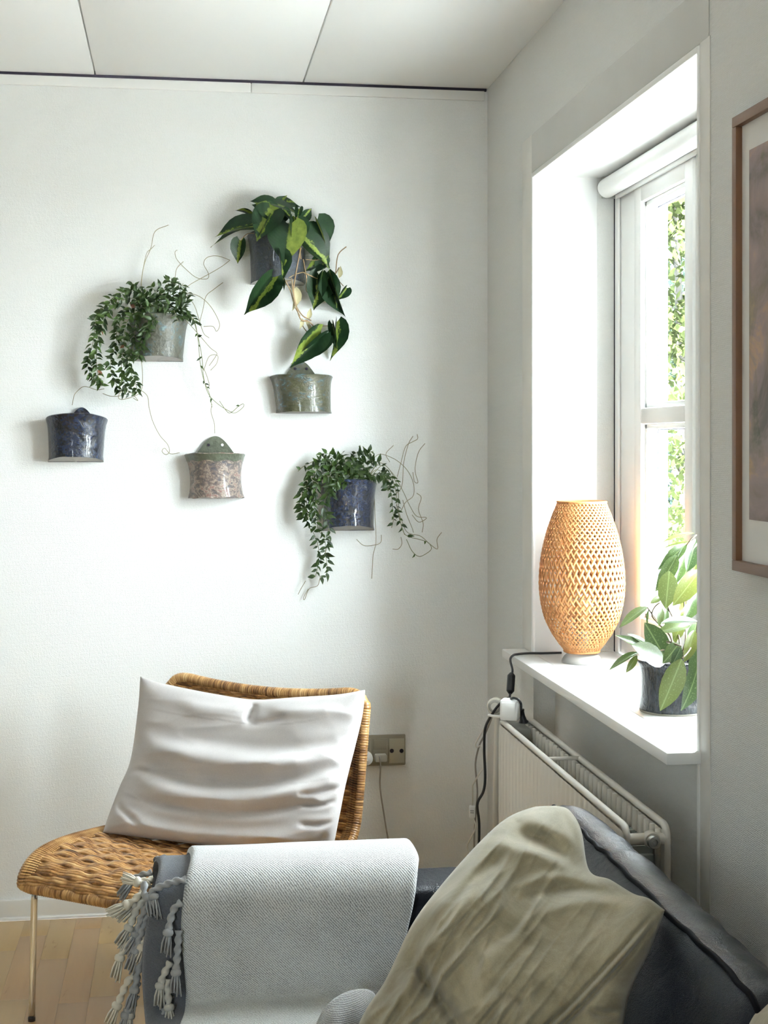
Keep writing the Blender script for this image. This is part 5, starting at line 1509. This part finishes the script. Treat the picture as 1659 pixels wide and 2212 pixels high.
# white twisted lead
M_LEADW = plain('ivory_lead', (0.66, 0.64, 0.58), 0.5)
M_LEADG = plain('grey_beige_lead', (0.30, 0.27, 0.24), 0.5)
wl = thing('white_power_lead', at_d(1030, 1700, 3.68), 'thin ivory lead hanging in slack loops in the room corner', 'cable')
pts = [at_d(1062, 1545, 3.57), at_d(1045, 1575, 3.60), at_d(1028, 1605, 3.62), at_d(1030, 1615, 3.62), at_d(1039, 1612, 3.61), at_d(1046, 1640, 3.60), at_d(1048, 1652, 3.595), at_d(1030, 1680, 3.62), at_d(1021, 1697, 3.64)]
MB().tube(smooth_path(pts, 70), 0.0020, 7).build('lead', M_LEADW, wl)
pts = [at_d(1021, 1697, 3.64), at_d(1021, 1730, 3.66), at_d(1020, 1740, 3.66)]
MB().tube(smooth_path(pts, 14), 0.0020, 7).build('lead', M_LEADW, wl)
bx = at_d(1020, 1753, 3.66)
io = MB().obox(bx, Vector((0.0075, -0.002, 0)), Vector((0.002, 0.0075, 0)), Vector((0, 0, 0.0145))).build('inline_switch', M_PVC, wl, bevel=0.002)
for dz in (0.004, -0.001):
    MB().obox(bx + Vector((-0.002, -0.008, dz)), Vector((0.0045, -0.0012, 0)), Vector((0.0002, 0.0012, 0)), Vector((0, 0, 0.0009))).build('slot', M_GREYPL, io, smooth=False)
pts = [at_d(1022, 1768, 3.66), at_d(1028, 1785, 3.64), at_d(1020, 1805, 3.65), at_d(1010, 1825, 3.66), at_d(1012, 1838, 3.66), at_d(1024, 1856, 3.64), at_d(1026, 1900, 3.62), at_z(1024, 2100, 0.003)]
MB().tube(smooth_path(pts, 60), 0.0020, 7).build('lead', M_LEADW, wl)
gl = thing('grey_power_lead', at_d(1030, 1650, 3.70), 'grey-beige lead hanging behind the black one in the corner', 'cable')
pts = [at_d(1064, 1546, 3.58), at_d(1048, 1585, 3.61), at_d(1035, 1612, 3.63), at_d(1027, 1650, 3.65), at_d(1030, 1690, 3.66), at_d(1031, 1720, 3.66), at_d(1026, 1780, 3.66), at_d(1024, 1850, 3.65), at_z(1022, 2100, 0.003)]
MB().tube(smooth_path(pts, 80), 0.0024, 7).build('lead', M_LEADG, gl)

# ------------------------------------------------------------------ wall socket plate
M_SOCK = plain('taupe_socket_plastic', (0.265, 0.240, 0.180), 0.5)
M_SOCK2 = plain('cream_socket_insert', (0.40, 0.365, 0.28), 0.5)
a, c = at_y(767, 1588, D), at_y(875, 1651, D)
sp = thing('wall_socket', ((a.x + c.x) / 2, D, c.z), 'taupe three-gang wall socket plate half hidden by the rattan chair', 'socket')
MB().box(a.x, c.x, D - 0.010, D, c.z, a.z).build('plate', M_SOCK, sp, bevel=0.003)
for k, (x0, x1) in enumerate(((770, 800), (804, 836), (839, 872))):
    p, q = at_y(x0, 1594, D), at_y(x1, 1646, D)
    if k < 2:
        o = MB().box(p.x, q.x, D - 0.0125, D - 0.010, q.z, p.z).build('insert', M_SOCK, sp, bevel=0.0015)
        m = (p.z + q.z) / 2 + 0.004
        MB().box(p.x + 0.003, q.x - 0.003, D - 0.0145, D - 0.012, m, p.z - 0.004).build('rocker', M_SOCK, o, bevel=0.001)
    else:
        o = MB().box(p.x, q.x, D - 0.0125, D - 0.010, q.z, p.z).build('insert', M_SOCK2, sp, bevel=0.0015, label='cream blank insert with two dark holes')
        for xx in (845, 866):
            hc = at_y(xx, 1620, D)
            MB().lathe([(0.0, 0.0), (0.0062, 0.0), (0.0062, 0.001), (0.0050, 0.0014)], (hc.x, D - 0.0122, hc.z), (0, -1, 0), 16).build('hole', M_DARKGAP, o, sharp=40)
wp = thing('white_plug', at_y(790, 1635, D - 0.03), 'round white plug in the socket beside the chair back', 'plug')
c = at_y(790, 1634, D)
MB().lathe([(0.0, 0.0), (0.0195, 0.0), (0.020, 0.003), (0.019, 0.020), (0.016, 0.024), (0.0, 0.026)], (c.x - 0.002, D - 0.0146, c.z), (0, -1, 0), 28).build('body', M_PVC, wp, sharp=50)
for q in ((-0.003, 0.012),):
    MB().lathe([(0.0, 0.0), (0.0022, 0.0), (0.002, 0.001)], (c.x + q[0], D - 0.0395, c.z + q[1] * 0.8), (0, -1, 0), 10).build('screw', M_GREYPL, wp)
pts = [Vector((c.x + 0.001, D - 0.038, c.z - 0.004)), at_y(786, 1645, D - 0.055), at_y(780, 1658, D - 0.05), at_y(774, 1690, D - 0.04), at_y(768, 1760, D - 0.035), at_z(760, 1960, 0.004)]
MB().tube(smooth_path(pts, 40), 0.0028, 8).build('lead', M_PVC, wp)
gp = thing('grey_plug', at_y(820, 1632, D - 0.02), 'flat pale grey plug with a thin lead hanging down the wall', 'plug')
p, q = at_y(807, 1625, D), at_y(832, 1640, D)
MB().box(p.x, q.x, D - 0.040, D - 0.0146, q.z, p.z).build('body', plain('pale_grey_plastic', (0.42, 0.40, 0.35), 0.5), gp, bevel=0.004)
pts = [at_y(820, 1634, D - 0.040), at_y(821, 1642, D - 0.046), at_y(822, 1660, D - 0.035), at_y(821, 1700, D - 0.02), at_y(828, 1750, D - 0.014), at_y(838, 1810, D - 0.012), at_y(848, 1850, D - 0.012), at_y(858, 1900, D - 0.014), at_z(866, 2000, 0.003)]
MB().tube(smooth_path(pts, 60), 0.0024, 8).build('lead', M_LEADG, gp)

# ------------------------------------------------------------------ framed print on the window wall
def print_mat():
    g = G('abstract_print'); c = g.coord('Object')
    n1 = g.noise(c, 5.5, 5, 0.6, 1.2); n2 = g.noise(g.coord('Object', (1, 1, 0.6)), 9.0, 5, 0.6, 1.0)
    c1 = g.ramp(n1, [(0.34, (0.03, 0.03, 0.028)), (0.43, (0.20, 0.155, 0.16)), (0.52, (0.30, 0.215, 0.215)), (0.58, (0.46, 0.28, 0.16)), (0.66, (0.12, 0.16, 0.20))])
    c2 = g.ramp(n2, [(0.35, (0.30, 0.24, 0.24)), (0.50, (0.38, 0.29, 0.25)), (0.60, (0.16, 0.17, 0.05)), (0.70, (0.40, 0.36, 0.06))])
    return g.end(g.bsdf(g.mix(0.3, c1, c2), 0.55))
M_OAK = plain('walnut_frame_wood', (0.17, 0.085, 0.045), 0.45, bump=(60, 0.15), var=0.2)
fy1, fz1, fz0 = 2.235, 1.889, 1.152
fy0 = fy1 - 0.53
pic = thing('picture_frame', (XR, (fy0 + fy1) / 2, fz0), 'brown wood framed abstract print hanging on the window wall', 'picture')
for nm, bx in (('frame_rail', (fy0, fy1, fz1 - 0.017, fz1)), ('frame_rail', (fy0, fy1, fz0, fz0 + 0.017)), ('frame_rail', (fy1 - 0.017, fy1, fz0 + 0.0172, fz1 - 0.0172)), ('frame_rail', (fy0, fy0 + 0.017, fz0 + 0.0172, fz1 - 0.0172))):
    MB().box(XR - 0.024, XR - 0.001, bx[0], bx[1], bx[2], bx[3]).build(nm, M_OAK, pic, bevel=0.0012)
MB().box(XR - 0.013, XR - 0.006, fy0 + 0.012, fy1 - 0.012, fz0 + 0.012, fz1 - 0.012).build('mat', plain('white_mount_board', (0.72, 0.71, 0.70), 0.8), pic, smooth=False)
MB().box(XR - 0.0140, XR - 0.0125, fy0 + 0.048, fy1 - 0.048, fz0 + 0.085, fz1 - 0.062).build('print', print_mat(), pic, smooth=False)

# ------------------------------------------------------------------ wax plant on the sill
pc = at_z(1447, 1540, WZ0)
PR = 0.052
px_, py_ = 1.012, 2.72
hp_base = at_z(1384, 1541, WZ0); 
hx, hy = 0.998, 2.817
hpot = thing('plant_pot', (hx, hy, WZ0), 'charcoal streaked glazed pot standing on the windowsill', 'planter')
def hprof():
    return [(r * 1.205, z * 0.98) for r, z in ((0.0, 0.0), (0.050, 0.0), (0.0535, 0.003), (0.054, 0.010), (0.0525, 0.028), (0.0515, 0.055), (0.0525, 0.080), (0.0550, 0.094), (0.0585, 0.102), (0.0595, 0.106), (0.0580, 0.108), (0.055, 0.104), (0.050, 0.090), (0.048, 0.07))]
b = MB().lathe(hprof(), (hx, hy, WZ0 + 0.0005), (0, 0, 1), 44)
for i, v in enumerate(b.v):
    p = Vector(v); w = 0.0016 * noise.noise(Vector((p.x * 40, p.y * 40, p.z * 22)))
    b.v[i] = (p.x + w, p.y + w, p.z + (0.4 * w if p.z > WZ0 + 0.05 else 0))
b.build('body', M_GL['char'], hpot)
MB().lathe([(0.0, 0.0), (0.0650, 0.0), (0.0658, 0.0035), (0.064, 0.004)], (hx, hy, WZ0 + 0.0002), (0, 0, 1), 40).build('foot_ring', plain('raw_clay_foot', (0.36, 0.33, 0.28), 0.8), hpot)
MB().lathe([(0.0, 0.003), (0.02, 0.002), (0.0590, 0.0)], (hx, hy, WZ0 + 0.092), (0, 0, 1), 24).build('soil', M_SOIL, hpot)
def hoya_mat():
    g = G('wax_plant_leaf'); info = g.n('ObjectInfo'); uv = g.n('TexCoord')
    col = g.ramp((info, 'Random'), [(0.0, (0.026, 0.052, 0.016)), (0.4, (0.056, 0.086, 0.022)), (0.7, (0.115, 0.130, 0.026)), (1.0, (0.075, 0.115, 0.052))])
    sx = g.n('SeparateXYZ', {0: (uv, 'UV')})
    mid = g.math('ABSOLUTE', g.math('SUBTRACT', (sx, 'X'), 0.5))
    m = g.n('MapRange', {'Value': mid, 1: 0.0, 2: 0.018, 3: 0.35, 4: 0.0})
    sp_ = g.n('MapRange', {'Value': (g.noise((uv, 'UV'), 34.0, 3), 'Fac'), 1: 0.58, 2: 0.66, 3: 0.0, 4: 0.25})
    f = g.math('MAXIMUM', m, sp_)
    c2 = g.mix((f, 0), col, (0.34, 0.42, 0.20))
    return leaf_shader(g, c2, 0.28, 0.32)
M_HOYA = hoya_mat()
M_HPALE = plain('wax_plant_leaf_edge', (0.40, 0.38, 0.22), 0.5)
M_HSTEM = plain('wax_plant_stem', (0.12, 0.085, 0.045), 0.6)
YP = [(0, 0.02), (0.05, 0.07), (0.16, 0.15), (0.32, 0.205), (0.5, 0.215), (0.68, 0.185), (0.83, 0.12), (0.94, 0.05), (1, 0.006)]
YM = [leaf_mesh('leaf', YP, 0.0, f, d, M_HOYA, 4, tw) for f, d, tw in ((0.25, 0.10, 0.0), (0.35, 0.25, 0.2), (0.15, 0.05, -0.25), (0.5, 0.15, 0.1))]
hoya = thing('wax_plant', (hx, hy, WZ0 + 0.09), 'leafy wax plant with long pale green leaves in the charcoal pot', 'plant')
# base px, tip px, depth base, depth tip, width factor, mesh, hint
HL = [
    ((1500, 1152), (1430, 1165), 2.86, 2.84, .55, 0, (0, -0.3, 1)), ((1488, 1170), (1420, 1186), 2.84, 2.82, .5, 2, (0, -0.3, 1)),
    ((1482, 1176), (1430, 1222), 2.84, 2.80, .75, 1, (-0.4, -1, 0.3)), ((1480, 1180), (1462, 1262), 2.84, 2.80, .75, 0, (0.2, -1, 0.1)), ((1485, 1185), (1478, 1250), 2.86, 2.84, .8, 3, (0.5, -1, 0)),
    ((1462, 1200), (1424, 1270), 2.82, 2.78, .85, 1, (-0.3, -1, 0.2)), ((1503, 1165), (1487, 1234), 2.80, 2.77, 1.1, 0, (0.1, -1, 0.1)), ((1515, 1165), (1500, 1240), 2.80, 2.79, 1.0, 0, (0.1, -1, 0.1)),
    ((1446, 1234), (1438, 1314), 2.78, 2.74, 1.15, 2, (-0.1, -1, 0.05)), ((1512, 1232), (1458, 1305), 2.78, 2.73, 0.95, 0, (0.0, -1, 0.25)), ((1485, 1228), (1442, 1232), 2.84, 2.80, .45, 0, (0, -0.2, 1)),
    ((1508, 1265), (1482, 1345), 2.80, 2.76, 1.0, 3, (0.3, -1, 0)), ((1430, 1288), (1406, 1302), 2.82, 2.80, .9, 0, (0, -1, 0.4)), ((1398, 1312), (1342, 1342), 2.80, 2.76, .62, 1, (0, -0.6, 1)),
    ((1430, 1312), (1424, 1352), 2.80, 2.77, .75, 2, (0, -1, 0)), ((1402, 1316), (1396, 1350), 2.82, 2.80, .5, 0, (-1, -0.5, 0)), ((1440, 1312), (1438, 1350), 2.82, 2.80, .8, 2, (0.2, -1, 0)),
    ((1506, 1342), (1430, 1338), 2.72, 2.68, .75, 0, (0, -0.4, 1)), ((1490, 1350), (1428, 1355), 2.76, 2.72, .8, 1, (0, -0.7, 0.8)),
    ((1440, 1428), (1396, 1346), 2.74, 2.70, 1.15, 2, (-0.2, -1, 0.3)), ((1432, 1428), (1338, 1366), 2.78, 2.74, .55, 0, (-0.2, -0.7, 0.9)), ((1436, 1432), (1369, 1392), 2.71, 2.66, 1.1, 2, (-0.1, -1, 0.5)),
    ((1405, 1398), (1360, 1366), 2.78, 2.76, .7, 0, (0, -0.6, 0.9)), ((1380, 1410), (1320, 1432), 2.70, 2.66, .45, 1, (0, -0.5, 1)), ((1376, 1416), (1354, 1452), 2.70, 2.68, .8, 0, (-0.2, -1, 0)),
    ((1500, 1362), (1482, 1428), 2.70, 2.66, .92, 0, (0.1, -1, 0.1)), ((1466, 1390), (1440, 1426), 2.68, 2.64, 1.2, 1, (0.2, -0.7, 0.8)), ((1470, 1400), (1452, 1438), 2.665, 2.64, 1.0, 3, (-0.3, -1, 0.2)),
    ((1472, 1424), (1430, 1534), 2.635, 2.60, .98, 0, (-0.1, -1, 0.1)), ((1512, 1416), (1490, 1536), 2.65, 2.62, 0.95, 1, (0.1, -1, 0.1)), ((1515, 1380), (1496, 1470), 2.70, 2.68, 1.0, 0, (0.1, -1, 0.1)),
    ((1475, 1345), (1455, 1385), 2.78, 2.76, 1.1, 2, (0, -1, 0.1)), ((1450, 1350), (1462, 1390), 2.80, 2.78, 1.1, 1, (0, -1, 0.2)), ((1495, 1300), (1475, 1330), 2.84, 2.82, 1.0, 1, (0, -1, 0.2)), ((1470, 1290), (1482, 1340), 2.86, 2.84, 0.9, 0, (0, -1, 0)),
    ((1505, 1345), (1490, 1395), 2.80, 2.78, 1.1, 2, (0, -1, 0.1)), ((1445, 1385), (1465, 1405), 2.76, 2.74, 1.0, 0, (0, -0.6, 1)),
    ((1560, 1250), (1520, 1310), 2.72, 2.68, 1.0, 1, (0, -1, 0.2)), ((1555, 1320), (1520, 1380), 2.70, 2.66, 1.0, 0, (0, -1, 0.2)), ((1560, 1180), (1530, 1250), 2.76, 2.72, 1.0, 2, (0, -1, 0.2)), ((1550, 1400), (1530, 1470), 2.66, 2.62, 1.0, 2, (0, -1, 0.2)),
]
for bp, tp, d0, d1, ws, mi, hint in HL:
    place(YM[mi], at_d(bp[0], bp[1], d0 + 0.115), at_d(tp[0], tp[1], d1 + 0.115), Vector(hint), ws, hoya)
sb = Vector((hx, hy, WZ0 + 0.085))
for poly in [
    [sb, at_d(1468, 1400, 2.855), at_d(1460, 1350, 2.915), at_d(1440, 1300, 2.935), at_d(1446, 1236, 2.905)],
    [sb, at_d(1480, 1390, 2.875), at_d(1478, 1320, 2.955), at_d(1480, 1240, 2.975), at_d(1484, 1178, 2.955), at_d(1505, 1155, 2.955)],
    [sb, at_d(1450, 1380, 2.895), at_d(1420, 1345, 2.915), at_d(1408, 1328, 2.915), at_d(1415, 1310, 2.915), at_d(1426, 1302, 2.915)],
    [at_d(1425, 1350, 2.915), at_d(1404, 1320, 2.925), at_d(1398, 1312, 2.925)],
    [sb, at_d(1500, 1385, 2.855), at_d(1508, 1300, 2.895), at_d(1512, 1234, 2.905)],
    [sb, at_d(1455, 1400, 2.835), at_d(1440, 1387, 2.815), at_d(1450, 1388, 2.795), at_d(1472, 1396, 2.785)],
    [sb, at_d(1440, 1405, 2.855), at_d(1410, 1412, 2.835), at_d(1380, 1412, 2.815)],
    [sb, at_d(1490, 1400, 2.815), at_d(1485, 1410, 2.775), at_d(1474, 1422, 2.755)],
    [sb, at_d(1496, 1380, 2.855), at_d(1500, 1362, 2.825)], [sb, at_d(1530, 1390, 2.835), at_d(1555, 1320, 2.835), at_d(1560, 1250, 2.845)],
]:
    MB().tube(smooth_path(poly, 26), 0.0017, 6).build('stem', M_HSTEM, hoya)
